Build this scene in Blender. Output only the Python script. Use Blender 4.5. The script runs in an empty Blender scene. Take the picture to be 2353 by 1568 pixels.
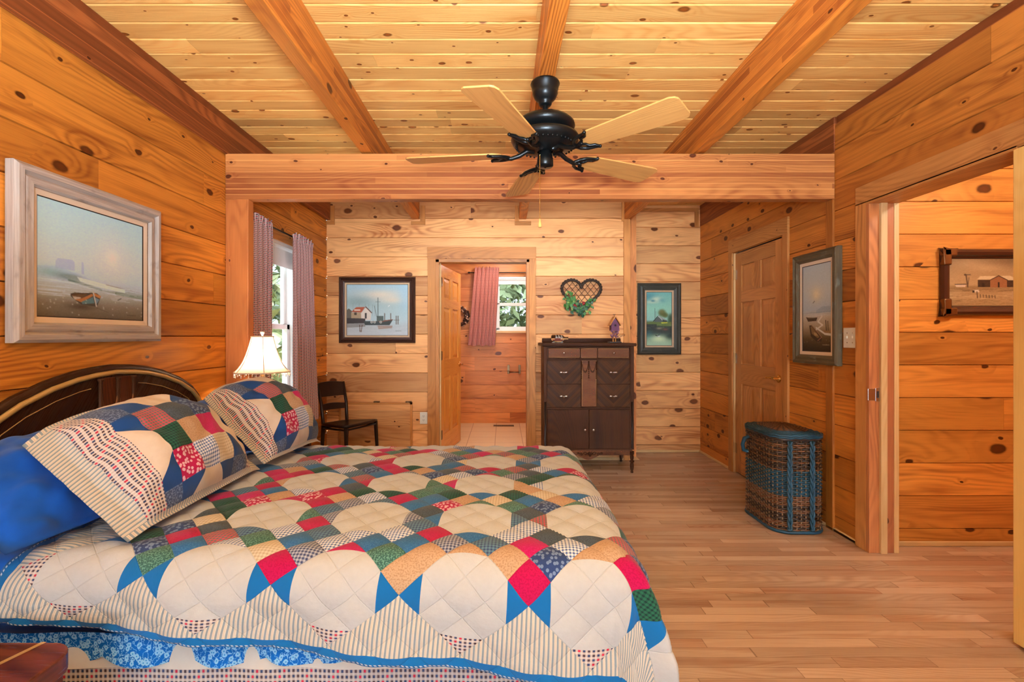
import bpy, math, random
import numpy as np
from mathutils import Vector, Matrix, noise as mnoise
R = random.Random(7)
C = bpy.context.scene.collection
F, HC, VX, VY = 1085.0, 1.265, 1155.0, 773.0
PI = math.pi
def P(px, py, y):
    return Vector(((px-VX)*y/F, y, HC-(py-VY)*y/F))
def lin(r, g, b):
    f = lambda c: (c/12.92 if c <= .04045 else ((c+.055)/1.055)**2.4)
    return (f(r/255), f(g/255), f(b/255))
def nz(x, y, z=0.0): return mnoise.noise(Vector((x, y, z)))

# ------------------------------------------------------------------ shader helpers
class S:
    def __init__(s, t, k): s.t = t; s.k = k
    def __add__(a, b): return a.t.m('ADD', a, b)
    def __radd__(a, b): return a.t.m('ADD', a, b)
    def __sub__(a, b): return a.t.m('SUBTRACT', a, b)
    def __rsub__(a, b): return a.t.m('SUBTRACT', b, a)
    def __mul__(a, b): return a.t.m('MULTIPLY', a, b)
    def __rmul__(a, b): return a.t.m('MULTIPLY', a, b)
    def __truediv__(a, b): return a.t.m('DIVIDE', a, b)
    def __pow__(a, b): return a.t.m('POWER', a, b)
    def __gt__(a, b): return a.t.m('GREATER_THAN', a, b)
    def __lt__(a, b): return a.t.m('LESS_THAN', a, b)
    def floor(a): return a.t.m('FLOOR', a)
    def fract(a): return a.t.m('FRACT', a)
    def sin(a): return a.t.m('SINE', a)
    def abs(a): return a.t.m('ABSOLUTE', a)
    def min(a, b): return a.t.m('MINIMUM', a, b)
    def max(a, b): return a.t.m('MAXIMUM', a, b)
    def mod(a, b): return a.t.m('FLOORED_MODULO', a, b)
    def clamp(a): return a.max(0.0).min(1.0)
    def smooth(a, e0, e1):
        n = a.t.n('ShaderNodeMapRange'); n.interpolation_type = 'SMOOTHSTEP'
        a.t.put(n, 0, a); a.t.put(n, 1, e0); a.t.put(n, 2, e1)
        return S(a.t, n.outputs[0])
class NT:
    def __init__(s, name):
        s.mat = bpy.data.materials.new(name); s.mat.use_nodes = True
        s.T = s.mat.node_tree; s.T.nodes.clear()
        s.out = s.n('ShaderNodeOutputMaterial')
    def n(s, k): return s.T.nodes.new(k)
    def put(s, n, i, v):
        if isinstance(v, S): s.T.links.new(v.k, n.inputs[i])
        elif v is not None:
            if isinstance(v, tuple) and len(v) == 3 and n.inputs[i].type == 'RGBA': v = (*v, 1)
            n.inputs[i].default_value = v
    def m(s, op, a, b=None, c=None):
        n = s.n('ShaderNodeMath'); n.operation = op
        s.put(n, 0, a); s.put(n, 1, b); s.put(n, 2, c); return S(s, n.outputs[0])
    def uv(s, name='UVMap'):
        n = s.n('ShaderNodeUVMap'); n.uv_map = name
        q = s.n('ShaderNodeSeparateXYZ'); s.T.links.new(n.outputs[0], q.inputs[0])
        return S(s, q.outputs[0]), S(s, q.outputs[1])
    def obj(s):
        n = s.n('ShaderNodeTexCoord'); q = s.n('ShaderNodeSeparateXYZ'); s.T.links.new(n.outputs[3], q.inputs[0])
        return S(s, q.outputs[0]), S(s, q.outputs[1]), S(s, q.outputs[2])
    def attr(s, name, o=2):
        n = s.n('ShaderNodeAttribute'); n.attribute_name = name; return S(s, n.outputs[o])
    def vec(s, x, y, z=0.0):
        n = s.n('ShaderNodeCombineXYZ'); s.put(n, 0, x); s.put(n, 1, y); s.put(n, 2, z); return S(s, n.outputs[0])
    def noise(s, v, sc=1.0, det=2.0, rough=.5, o=0):
        n = s.n('ShaderNodeTexNoise'); s.put(n, 'Vector', v); s.put(n, 'Scale', sc); s.put(n, 'Detail', det); s.put(n, 'Roughness', rough)
        return S(s, n.outputs[o])
    def vor(s, v, sc=1.0, dim='2D'):
        n = s.n('ShaderNodeTexVoronoi'); n.voronoi_dimensions = dim; s.put(n, 'Vector', v); s.put(n, 'Scale', sc)
        q = s.n('ShaderNodeSeparateColor'); s.T.links.new(n.outputs['Color'], q.inputs[0])
        return S(s, n.outputs['Distance']), S(s, q.outputs[0]), S(s, q.outputs[1])
    def white(s, x, y=0.0, z=0.0):
        n = s.n('ShaderNodeTexWhiteNoise'); n.noise_dimensions = '3D'; s.put(n, 'Vector', s.vec(x, y, z)); return S(s, n.outputs[0])
    def mix(s, f, a, b, mode='MIX'):
        n = s.n('ShaderNodeMix'); n.data_type = 'RGBA'; n.blend_type = mode
        s.put(n, 0, f); s.put(n, 6, a); s.put(n, 7, b); return S(s, n.outputs[2])
    def gray(s, x):
        n = s.n('ShaderNodeCombineColor'); [s.put(n, i, x) for i in range(3)]; return S(s, n.outputs[0])
    def ramp(s, f, stops, const=False):
        n = s.n('ShaderNodeValToRGB'); r = n.color_ramp
        r.interpolation = 'CONSTANT' if const else 'LINEAR'
        while len(r.elements) < len(stops): r.elements.new(.5)
        for e, (p, c) in zip(r.elements, stops): e.position = p; e.color = (*c, 1)
        s.put(n, 0, f); return S(s, n.outputs[0])
    def done(s, col, rough=.5, bump=None, bs=.3, bd=.002, metal=0.0, spec=.5, trans=0.0, sheen=0.0, coat=0.0, **kw):
        b = s.n('ShaderNodeBsdfPrincipled')
        s.put(b, 'Base Color', col); s.put(b, 'Roughness', rough); s.put(b, 'Metallic', metal); s.put(b, 'Specular IOR Level', spec)
        s.put(b, 'Transmission Weight', trans); s.put(b, 'Sheen Weight', sheen); s.put(b, 'Coat Weight', coat)
        for k, v in kw.items(): s.put(b, k.replace('_', ' '), v)
        if bump is not None:
            n = s.n('ShaderNodeBump'); s.put(n, 'Height', bump); s.put(n, 'Strength', bs); s.put(n, 'Distance', bd)
            s.T.links.new(n.outputs[0], b.inputs['Normal'])
        s.T.links.new(b.outputs[0], s.out.inputs[0]); s.b = b
        return s.mat
def plain(name, col, rough=.5, metal=0.0, var=.12, **kw):
    t = NT(name); x, y, z = t.obj()
    f = t.noise(t.vec(x, y, z), 22.0, 3.0)
    c = t.mix(1.0, col, t.gray(f*(2*var)+(1-var)), 'MULTIPLY')
    return t.done(c, rough, metal=metal, **kw)

def wood(name, light, dark, kden=.35, ksize=.14, kscale=5.0, gs=.55, tv=.35, rough=.38, lam=0.0, edge=0.0, tint=None, kcol=(44, 16, 7), gf=50.0, spec=.2, stain=0.0, laml=None):
    t = NT(name); u, v = t.uv(); b = t.attr('brd')
    rnd = t.white(b*91.7, 3.1); rnd2 = t.white(b*57.3, 8.7)
    uo, vo = u+b*31.0, v+b*17.0
    wq = t.noise(t.vec(uo*14.0, vo*22.0), 1.0, 2.0)-.5
    d, c1, c2 = t.vor(t.vec(uo*(kscale*.62)+wq*.11, vo*kscale+wq*.09))
    has = c1 > (1.0-kden)
    r = (c2*c2*.95+.28)*ksize
    km = (1.0-(d/r).smooth(.72, 1.08))*has
    halo = (1.0-(d/r).smooth(0.2, 4.2))*has*(r/ksize+.2).min(1.0)
    n1 = t.noise(t.vec(uo*.5, vo*2.6), 1.0, 2.0)
    g = vo*(gf*.5) + n1*(gf*.5) + halo*1.8
    ln = ((g*6.2832).sin()*.5+.5)**1.6
    fine = t.noise(t.vec(uo*5.0, vo*190.0), 1.0, 2.0)
    mott = t.noise(t.vec(uo*1.3, vo*5.0), 1.0, 3.0)
    zone = t.noise(t.vec(uo*.8, vo*4.0, 7.0), 1.0, 1.0).smooth(.32, .68)
    strk = t.noise(t.vec(uo*1.1, vo*16.0, 3.0), 1.0, 3.0).smooth(.5, .78)
    fac = (ln*gs*zone*.75 + (fine-.5)*.7 + (mott-.5)*1.0 + strk*.35 + .12).clamp()
    col = t.mix(fac, light, dark)
    if tint: col = t.mix(strk*.45*(mott+.2), col, tint)
    if lam:
        nolam = b > .995
        lid = (v/lam).floor()*(1.0-nolam)
        lr = t.white(lid, (u/2.1+t.white(lid, 5.0)).floor(), 2.0)
        col = t.mix(lr.smooth(.15, .95)*.75*(1.0-nolam), col, dark)
        lf = (v/lam).fract()
        col = t.mix((((lf-.5).abs() > .43)*(t.white(lid, 9.0) > .35))*(1.0-nolam)*.8, col, laml or light)
    if stain:
        st = t.noise(t.vec(uo*.9, vo*3.0), 1.0, 4.0).smooth(.52, .66)
        col = t.mix(st*stain, col, dark)
    col = t.mix(halo*.35, col, dark)
    if tint: col = t.mix(rnd2.smooth(.45, 1.0)*.65, col, t.mix(.5, col, tint))
    col = t.mix(1.0, col, t.gray(1.0+(rnd-.5)*tv), 'MULTIPLY')
    kc = t.mix((d/r).smooth(.2, .8), lin(min(255, kcol[0]*1.7), kcol[1]*1.6, kcol[2]*1.4), lin(*kcol))
    kc = t.mix(c2*.2, kc, dark)
    ringl = ((d/r).smooth(.95, 1.25)-(d/r).smooth(1.3, 2.2))*has
    col = t.mix(ringl*.28, col, light)
    col = t.mix(km*.94, col, kc)
    if edge:
        u2, v2 = t.uv('local')
        e = ((v2-.5).abs() > (.5-edge)).max((u2-.5).abs() > .4975)
        col = t.mix(e*.45, col, lin(60, 28, 12))
    return t.done(col, (fine-.5)*.16+rough, bump=ln*.5+fine*.5-km*.6, bs=.18, bd=.0015, spec=spec)

# ------------------------------------------------------------------ mesh helpers
class MB:
    def __init__(s): s.v = []; s.f = []; s.uv = []; s.l = []; s.b = []; s.m = []; s.s = []
    def face(s, pts, uvs=None, b=None, m=0, sm=False, loc=None):
        i = len(s.v); s.v += [tuple(p) for p in pts]; s.f.append(tuple(range(i, i+len(pts))))
        s.uv += list(uvs) if uvs else [(0, 0)]*len(pts)
        s.l += list(loc) if loc else [(.5, .5)]*len(pts)
        s.b.append(.37 if b is None else b); s.m.append(m); s.s.append(sm)
    def idx(s, verts, faces, uvs=None, b=None, m=0, sm=True):
        i = len(s.v); s.v += [tuple(p) for p in verts]
        for f in faces:
            s.f.append(tuple(i+k for k in f)); s.uv += [uvs[k] if uvs else (0, 0) for k in f]; s.l += [(.5, .5)]*len(f)
            s.b.append(.37 if b is None else b); s.m.append(m); s.s.append(sm)
        return s
    def box(s, lo, hi, ax=None, b=None, m=0, M=None, lamb=False, skip=()):
        lo, hi = Vector(lo), Vector(hi)
        d = hi-lo
        if ax is None: ax = max(range(3), key=lambda i: d[i])
        b = R.random()*.99 if b is None else b
        for a in range(3):
            for sd in (0, 1):
                if (a, sd) in skip: continue
                o = [i for i in range(3) if i != a]
                uax = ax if ax in o else o[0]; vax = [i for i in o if i != uax][0]
                q = []
                for (x, y) in ((0, 0), (1, 0), (1, 1), (0, 1)):
                    p = Vector((0, 0, 0)); p[a] = (lo, hi)[sd][a]; p[o[0]] = (lo, hi)[x][o[0]]; p[o[1]] = (lo, hi)[y][o[1]]; q.append(p)
                nrm = (q[1]-q[0]).cross(q[2]-q[0])
                if (nrm[a] > 0) != (sd == 1): q.reverse()
                uv = [(p[uax], p[vax]) for p in q]
                fb = .998 if (lamb and vax != 2) else b
                if M: q = [M @ p for p in q]
                s.face(q, uv, fb, m)
        return s
    def grid(s, pts, cu=False, cv=False, uvs=None, b=None, m=0, sm=True):
        n, k = len(pts), len(pts[0]); V = [p for r in pts for p in r]
        U = [q for r in uvs for q in r] if uvs else None
        fs = []
        for i in range(n if cu else n-1):
            for j in range(k if cv else k-1):
                a, c = i*k+j, ((i+1) % n)*k+j; e = i*k+(j+1) % k; g = ((i+1) % n)*k+(j+1) % k
                fs.append((a, c, g, e))
        return s.idx(V, fs, U, b, m, sm)
    def tube(s, path, r, n=8, closed=False, caps=True, m=0, b=None, flat=1.0, up=None):
        path = [Vector(p) for p in path]; k = len(path); rr = r if callable(r) else (lambda t: r)
        rings = []; prev = None; L = 0; uvs = []
        for i, p in enumerate(path):
            a = path[(i-1) % k] if (closed or i) else p; c = path[(i+1) % k] if (closed or i < k-1) else p
            t = (c-a).normalized() if (c-a).length > 1e-9 else Vector((0, 0, 1))
            if prev is None:
                h = Vector(up) if up else (Vector((0, 0, 1)) if abs(t.z) < .9 else Vector((1, 0, 0)))
                prev = (h-t*h.dot(t)).normalized()
            else:
                q = prev-t*prev.dot(t); prev = q.normalized() if q.length > 1e-6 else prev
            bn = t.cross(prev); q = rr(i/max(1, k-1))
            if i: L += (p-path[i-1]).length
            rings.append([p+(prev*math.cos(2*PI*j/n)*flat+bn*math.sin(2*PI*j/n))*q for j in range(n)])
            uvs.append([(L, j/n*6.28*q) for j in range(n)])
        s.grid(rings, closed, True, uvs, b, m, True)
        if caps and not closed:
            i0 = len(s.v)-k*n
            for ring, rev in ((range(n), False), (range((k-1)*n, k*n), True)):
                f = [i0+j for j in ring]; f = f if rev else f[::-1]
                s.f.append(tuple(f)); s.uv += [(0, 0)]*n; s.l += [(.5, .5)]*n; s.b.append(.37 if b is None else b); s.m.append(m); s.s.append(False)
        return s
    def lathe(s, prof, c=(0, 0, 0), n=28, M=None, m=0, b=None, sm=True):
        c = Vector(c); rings = []; uvs = []; L = 0
        for i, (r, z) in enumerate(prof):
            if i: L += math.hypot(r-prof[i-1][0], z-prof[i-1][1])
            ring = [Vector((r*math.cos(-2*PI*j/n), r*math.sin(-2*PI*j/n), z)) for j in range(n)]
            rings.append([(M @ p if M else p)+c for p in ring]); uvs.append([(L, j/n*.3) for j in range(n)])
        return s.grid(rings, False, True, uvs, b, m, sm)
    def ball(s, c, r, n=8, m=0, sc=(1, 1, 1), M=None, b=None):
        c = Vector(c); rings = []
        for i in range(n+1):
            a = PI*i/n; q = max(math.sin(a), .001)
            ring = [Vector((q*math.cos(-2*PI*j/(n+2))*sc[0], q*math.sin(-2*PI*j/(n+2))*sc[1], -math.cos(a)*sc[2]))*r for j in range(n+2)]
            rings.append([(M @ p if M else p)+c for p in ring])
        return s.grid(rings, False, True, None, b, m, True)
    def build(s, name, mats, parent=None, bevel=0.0, seg=2, weld=False):
        me = bpy.data.meshes.new(name); me.from_pydata(s.v, [], s.f)
        for nm, dat in (('UVMap', s.uv), ('local', s.l)):
            if nm == 'local' and all(q == (.5, .5) for q in dat): continue
            l = me.uv_layers.new(name=nm); l.data.foreach_set('uv', np.array(dat, dtype=np.float32).ravel())
        a = me.attributes.new('brd', 'FLOAT', 'FACE'); a.data.foreach_set('value', np.array(s.b, dtype=np.float32))
        for q in (mats if isinstance(mats, (list, tuple)) else [mats]): me.materials.append(q)
        me.polygons.foreach_set('material_index', np.array(s.m, dtype=np.int32))
        me.polygons.foreach_set('use_smooth', np.array(s.s, dtype=bool))
        me.update()
        o = bpy.data.objects.new(name, me); C.objects.link(o)
        if bevel or weld:
            w = o.modifiers.new('w', 'WELD'); w.merge_threshold = .00002
        if bevel:
            w = o.modifiers.new('b', 'BEVEL'); w.width = bevel; w.segments = seg; w.limit_method = 'ANGLE'; w.angle_limit = .6; w.use_clamp_overlap = True
        if parent:
            o.parent = parent; o.matrix_parent_inverse = WM[parent.name].inverted()
        WM[o.name] = Matrix.Identity(4)
        return o
WM = {}
def tag(o, label, cat=None, group=None, kind=None):
    o['label'] = label
    if cat: o['category'] = cat
    if group: o['group'] = group
    if kind: o['kind'] = kind
    return o
def thing(name, label, cat, loc=(0, 0, 0), group=None, kind=None):
    o = bpy.data.objects.new(name, None); C.objects.link(o); o.location = loc; o.empty_display_size = .1
    WM[o.name] = Matrix.Translation(Vector(loc)); return tag(o, label, cat, group, kind)
def struct(o, label=None):
    o['kind'] = 'structure'
    if label: o['label'] = label
    return o

def wall(name, o, ud, vd, nd, u0, u1, v0, v1, mat, seam, bw=.1976, holes=(), g=.004, joints=2.6, seed=1, m=0, vgap=True, bev=None, jm=None):
    """boards laid along ud, stacked along vd, facing nd; holes = (ua,ub,va,vb)"""
    rr = random.Random(seed); o, ud, vd, nd = map(Vector, (o, ud, vd, nd)); mb = MB(); bev = bev or g
    def em(ua, ub, va, vb, da, db, b):
        q = [o+ud*ua+vd*va-nd*da, o+ud*ub+vd*va-nd*da, o+ud*ub+vd*vb-nd*db, o+ud*ua+vd*vb-nd*db]
        uv = [(ua, va), (ub, va), (ub, vb), (ua, vb)]
        if (q[1]-q[0]).cross(q[2]-q[0]).dot(nd) < 0: q.reverse(); uv.reverse()
        mb.face(q, uv, b, m)
    i0 = math.floor((v0-seam)/bw); i1 = math.ceil((v1-seam)/bw)
    for i in range(i0, i1):
        za, zb = seam+i*bw, seam+(i+1)*bw
        cuts = [u0]; x = u0+rr.uniform(.3, joints*1.3)
        while x < u1-.2: cuts.append(x); x += rr.uniform(joints*.6, joints*1.4)
        cuts.append(u1)
        zs = sorted({max(za, v0), min(zb, v1), *[h for H in holes for h in H[2:] if max(za, v0) < h < min(zb, v1)]})
        for c0, c1 in zip(cuts, cuts[1:]):
            b = rr.random()*.98
            for z0, z1 in zip(zs, zs[1:]):
                iv = [(c0, c1)]
                for H in holes:
                    if H[2] < (z0+z1)/2 < H[3]:
                        nv = []
                        for a, c in iv:
                            if H[1] <= a or H[0] >= c: nv.append((a, c)); continue
                            if H[0] > a: nv.append((a, H[0]))
                            if H[1] < c: nv.append((H[1], c))
                        iv = nv
                for a, c in iv:
                    lo = z0+bev if abs(z0-za) < 1e-6 else z0; hi = z1-bev if abs(z1-zb) < 1e-6 else z1
                    if hi <= lo: continue
                    ja = a+.0015 if (a == c0 and c0 > u0) else a
                    em(ja, c, lo, hi, 0, 0, b)
                    if ja > a:
                        mb.face([o+ud*x_+vd*z_-nd*.0012 for x_, z_ in ((a, lo), (ja, lo), (ja, hi), (a, hi))], [(a, lo)]*4, b, 1 if jm else m)
                        for x_ in (a, ja): mb.face([o+ud*x_+vd*z_-nd*d_ for z_, d_ in ((lo, 0), (lo, .0012), (hi, .0012), (hi, 0))], [(a, lo)]*4, b, m)
                    if lo > z0: em(a, c, z0, lo, g, 0, b)
                    if hi < z1: em(a, c, hi, z1, 0, g, b)
    return struct(mb.build(name, [mat, jm] if jm else mat))
# ------------------------------------------------------------------ materials
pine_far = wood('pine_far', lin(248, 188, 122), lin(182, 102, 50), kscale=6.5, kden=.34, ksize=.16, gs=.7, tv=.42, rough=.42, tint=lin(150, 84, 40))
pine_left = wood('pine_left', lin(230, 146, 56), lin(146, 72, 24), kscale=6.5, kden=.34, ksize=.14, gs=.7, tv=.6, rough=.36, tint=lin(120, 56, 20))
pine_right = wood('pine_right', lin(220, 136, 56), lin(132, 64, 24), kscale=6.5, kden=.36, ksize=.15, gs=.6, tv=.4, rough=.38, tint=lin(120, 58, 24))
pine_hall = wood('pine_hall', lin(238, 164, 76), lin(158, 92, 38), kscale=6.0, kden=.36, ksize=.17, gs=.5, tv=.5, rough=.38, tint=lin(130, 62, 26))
pine_bath = wood('pine_bath', lin(226, 148, 84), lin(150, 80, 42), kden=.38, ksize=.14, gs=.5, tv=.35, rough=.4, tint=lin(160, 80, 50))
pine_ceil = wood('pine_ceil', lin(248, 196, 116), lin(210, 128, 52), kden=.42, ksize=.14, kscale=9.5, gs=.55, tv=.34, rough=.32, kcol=(78, 34, 10), gf=70)
fir_beam = wood('fir_beam', lin(224, 138, 56), lin(142, 66, 26), kden=.22, ksize=.1, gs=.8, tv=.2, lam=.037, rough=.36)
fir_cross = wood('fir_cross', lin(206, 134, 74), lin(128, 60, 28), kscale=8.0, kden=.4, ksize=.1, gs=.6, tv=.15, lam=.037, rough=.4, laml=lin(230, 164, 96))
fir_post = wood('fir_post', lin(204, 124, 66), lin(152, 78, 36), kden=.2, ksize=.1, gs=.5, tv=.1, rough=.38)
fir_dark = wood('fir_dark', lin(176, 98, 50), lin(112, 54, 26), kden=.2, ksize=.1, gs=.8, tv=.25, lam=.06, rough=.38)
trim_wood = wood('trim_wood', lin(210, 142, 76), lin(140, 80, 38), kden=.28, ksize=.1, kscale=7, gs=.6, tv=.25, rough=.4)
trim_pale = wood('trim_pale', lin(232, 196, 140), lin(200, 150, 92), kden=.0, gs=.4, tv=.2, rough=.42)
door_wood = wood('door_wood', lin(208, 142, 80), lin(152, 92, 46), kden=.06, ksize=.08, gs=.7, tv=.28, rough=.34, gf=80)
door_gold = wood('door_gold', lin(232, 160, 72), lin(196, 112, 36), kden=.06, ksize=.08, gs=.5, tv=.2, rough=.3, gf=80)
maple = wood('maple', lin(236, 190, 112), lin(212, 156, 80), kden=.02, gs=.3, tv=.1, rough=.34)
floor_wood = wood('floor_wood', lin(206, 176, 148), lin(162, 124, 98), kden=.0, ksize=.1, gs=.5, tv=.3, rough=.24, edge=.02, gf=90, spec=.4, tint=lin(150, 90, 56))
walnut = wood('walnut', lin(72, 40, 22), lin(30, 15, 8), kden=0, gs=.7, tv=.2, rough=.45, gf=90, spec=.06)
walnut_red = wood('walnut_red', lin(92, 46, 22), lin(46, 21, 10), kden=0, gs=.7, tv=.2, rough=.5, gf=90, spec=.1)
head_wood = wood('head_wood', lin(52, 26, 12), lin(30, 14, 7), kden=0, gs=.4, tv=.1, rough=.28, gf=60, spec=.2)
stand_wood = wood('stand_wood', lin(112, 56, 36), lin(52, 24, 14), kden=.1, ksize=.3, gs=.6, tv=.1, rough=.25, gf=40)
oak_blade = wood('oak_blade', lin(224, 166, 96), lin(178, 116, 58), kden=0, gs=.7, tv=.15, rough=.34, gf=70)
burl = wood('burl', lin(116, 66, 28), lin(60, 30, 13), kden=.6, ksize=.3, kscale=40, gs=.8, tv=.1, rough=.5, kcol=(90, 46, 20))
def chevron():
    t = NT('chevron_veneer'); u, v = t.uv()
    a = v - u.abs()
    f = t.noise(t.vec(a*60.0, u.abs()*3.0+v*3.0), 1.0, 2.0)
    st = t.white((a/.035).floor(), 4.0)
    c = t.mix((f*.9+st*.45-.25).clamp(), lin(34, 19, 10), lin(92, 54, 28))
    return t.done(c, .45, spec=.06)
chev = chevron()
black_metal = plain('black_metal', lin(24, 28, 30), .32, .6, .2)
dark_wood = plain('dark_wood', lin(28, 14, 10), .3, 0, .25)
brass = plain('brass', lin(214, 170, 96), .2, 1.0, .05)
steel = plain('steel', lin(205, 205, 200), .25, 1.0, .05)
bronze = plain('bronze', lin(120, 92, 62), .35, .9, .1)
white_pl = plain('white_plastic', lin(238, 234, 218), .35, 0, .03)
white_paint = plain('white_paint', lin(240, 238, 230), .4, 0, .03)
cream_cloth = plain('cream_cloth', lin(232, 212, 186), .9, 0, .08)
slot_dark = plain('slot_dark', lin(40, 34, 28), .6)
gold_line = plain('gold_line', lin(196, 158, 92), .3, .3)
glass = NT('window_glass'); glass = (lambda t: t.done((1, 1, 1), .0, trans=1.0, IOR=1.02, spec=.3))(glass)
clear_glass = NT('clear_glass'); clear_glass = (lambda t: t.done((.95, 1, .98), .02, trans=1.0, IOR=1.4))(clear_glass)

def rustic(name, a, b, c):
    t = NT(name); u, v = t.uv()
    f = t.noise(t.vec(u*4.0, v*160.0), 1.0, 3.0); g = t.noise(t.vec(u*9.0, v*20.0), 1.0, 3.0)
    col = t.mix((f*1.4-.2).clamp(), a, b); col = t.mix((g.smooth(.55, .75))*.6, col, c)
    return t.done(col, .55, bump=f, bs=.4, bd=.002)
frame_grey = rustic('frame_grey', lin(218, 208, 198), lin(150, 134, 122), lin(120, 98, 84))
frame_brown = rustic('frame_brown', lin(74, 38, 18), lin(40, 18, 9), lin(30, 14, 8))
frame_green = rustic('frame_green', lin(70, 70, 58), lin(42, 40, 34), lin(92, 84, 62))
frame_teal = rustic('frame_teal', lin(112, 100, 72), lin(72, 58, 40), lin(140, 146, 134))
frame_tube = plain('frame_tube', lin(72, 40, 28), .25, .1)
black_trim = plain('black_trim', lin(26, 16, 12), .3)
liner = plain('liner', lin(236, 214, 186), .7, 0, .04)

def fabric_check(name, per, base, c1, c2, soft=False, sheer=0.0):
    t = NT(name); u, v = t.uv()
    iu, iv = (u/per), (v/per)
    su, sv = iu.fract() < .5, iv.fract() < .5
    au = (iu.floor().mod(2.0)) < .5; av = iv.floor().mod(2.0) < .5
    cu = t.mix(au, c1, c2)
    mid = t.mix(.5, base, c2)
    col = t.mix((su+sv)*.42, base, t.mix(.35, c1, c2))
    col = t.mix(su*sv, col, t.mix((iu.floor()+iv.floor()).mod(2.0) < .5, c1, c2))
    w = t.noise(t.vec(u*900.0, v*900.0), 1.0, 1.0)
    return t.done(col, .9, bump=w, bs=.15, bd=.0005, sheen=.2, spec=.15)
curtain_m = fabric_check('curtain_check', .013, lin(226, 204, 198), lin(164, 12, 40), lin(22, 28, 44))
curtain_b = fabric_check('bath_curtain_check', .016, lin(214, 150, 132), lin(140, 26, 34), lin(96, 20, 34))

# quilt fabrics ------------------------------------------------------------------
BS = .36/math.sqrt(2)
FAB = [(lin(172, 8, 78), lin(190, 30, 104)), (lin(44, 62, 104), lin(120, 140, 170)), (lin(52, 92, 82), lin(120, 170, 150)), (lin(186, 154, 122), lin(152, 114, 84)),
       (lin(208, 196, 174), lin(176, 160, 134)), (lin(166, 12, 66), lin(226, 196, 204)), (lin(224, 228, 236), lin(40, 84, 150)), (lin(52, 62, 98), lin(176, 180, 190)),
       (lin(96, 132, 150), lin(44, 60, 104)), (lin(170, 10, 66), lin(140, 6, 50)), (lin(40, 96, 148), lin(70, 124, 170)), (lin(34, 88, 62), lin(18, 40, 36)),
       (lin(72, 84, 92), lin(36, 44, 56)), (lin(190, 70, 84), lin(70, 110, 100))]
KIND = [0, 2, 0, 0, 1, 2, 1, 1, 1, 0, 0, 1, 0, 1]
def fabric(t, u, v, h):
    n = len(FAB)
    cA = t.ramp(h, [(i/n, FAB[i][0]) for i in range(n)], True)
    cB = t.ramp(h, [(i/n, FAB[i][1]) for i in range(n)], True)
    kd = t.ramp(h, [(i/n, (float(KIND[i] == 1), float(KIND[i] == 2), float(KIND[i] == 0))) for i in range(n)], True)
    q = t.n('ShaderNodeSeparateColor'); t.T.links.new(kd.k, q.inputs[0])
    k1, k2, k0 = (S(t, q.outputs[i]) for i in range(3))
    chk = ((u/.0105).fract() < .45)*.5+((v/.0105).fract() < .45)*.5
    dd, _, _ = t.vor(t.vec(u, v), 75.0)
    dots = (dd < .34)*.8
    pr = t.noise(t.vec(u, v), 210.0, 2.0).smooth(.48, .58)*.6
    return t.mix((chk*k1+dots*k2+pr*k0).clamp(), cA, cB)
def stripes(t, u):
    f = (u/.0125).fract()
    return t.mix((f < .44), t.mix((f > .62)*(f < .72)*.45, lin(212, 204, 190), lin(176, 124, 100)), lin(134, 148, 158))
def gingham(t, u, v, p=.0135):
    iu, iv = u/p, v/p
    su, sv = iu.fract() < .52, iv.fract() < .52
    c = t.mix((su+sv)*.3, lin(214, 206, 200), lin(140, 104, 104))
    k = t.mix((iu.floor()+iv.floor()*2.0).mod(3.0) < .5, lin(70, 52, 60), lin(184, 30, 60))
    k = t.mix((iu.floor()-iv.floor()).mod(2.0) < .5, k, lin(44, 60, 96))
    return t.mix(su*sv, c, k)
BLUE = lin(18, 98, 158)
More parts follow.
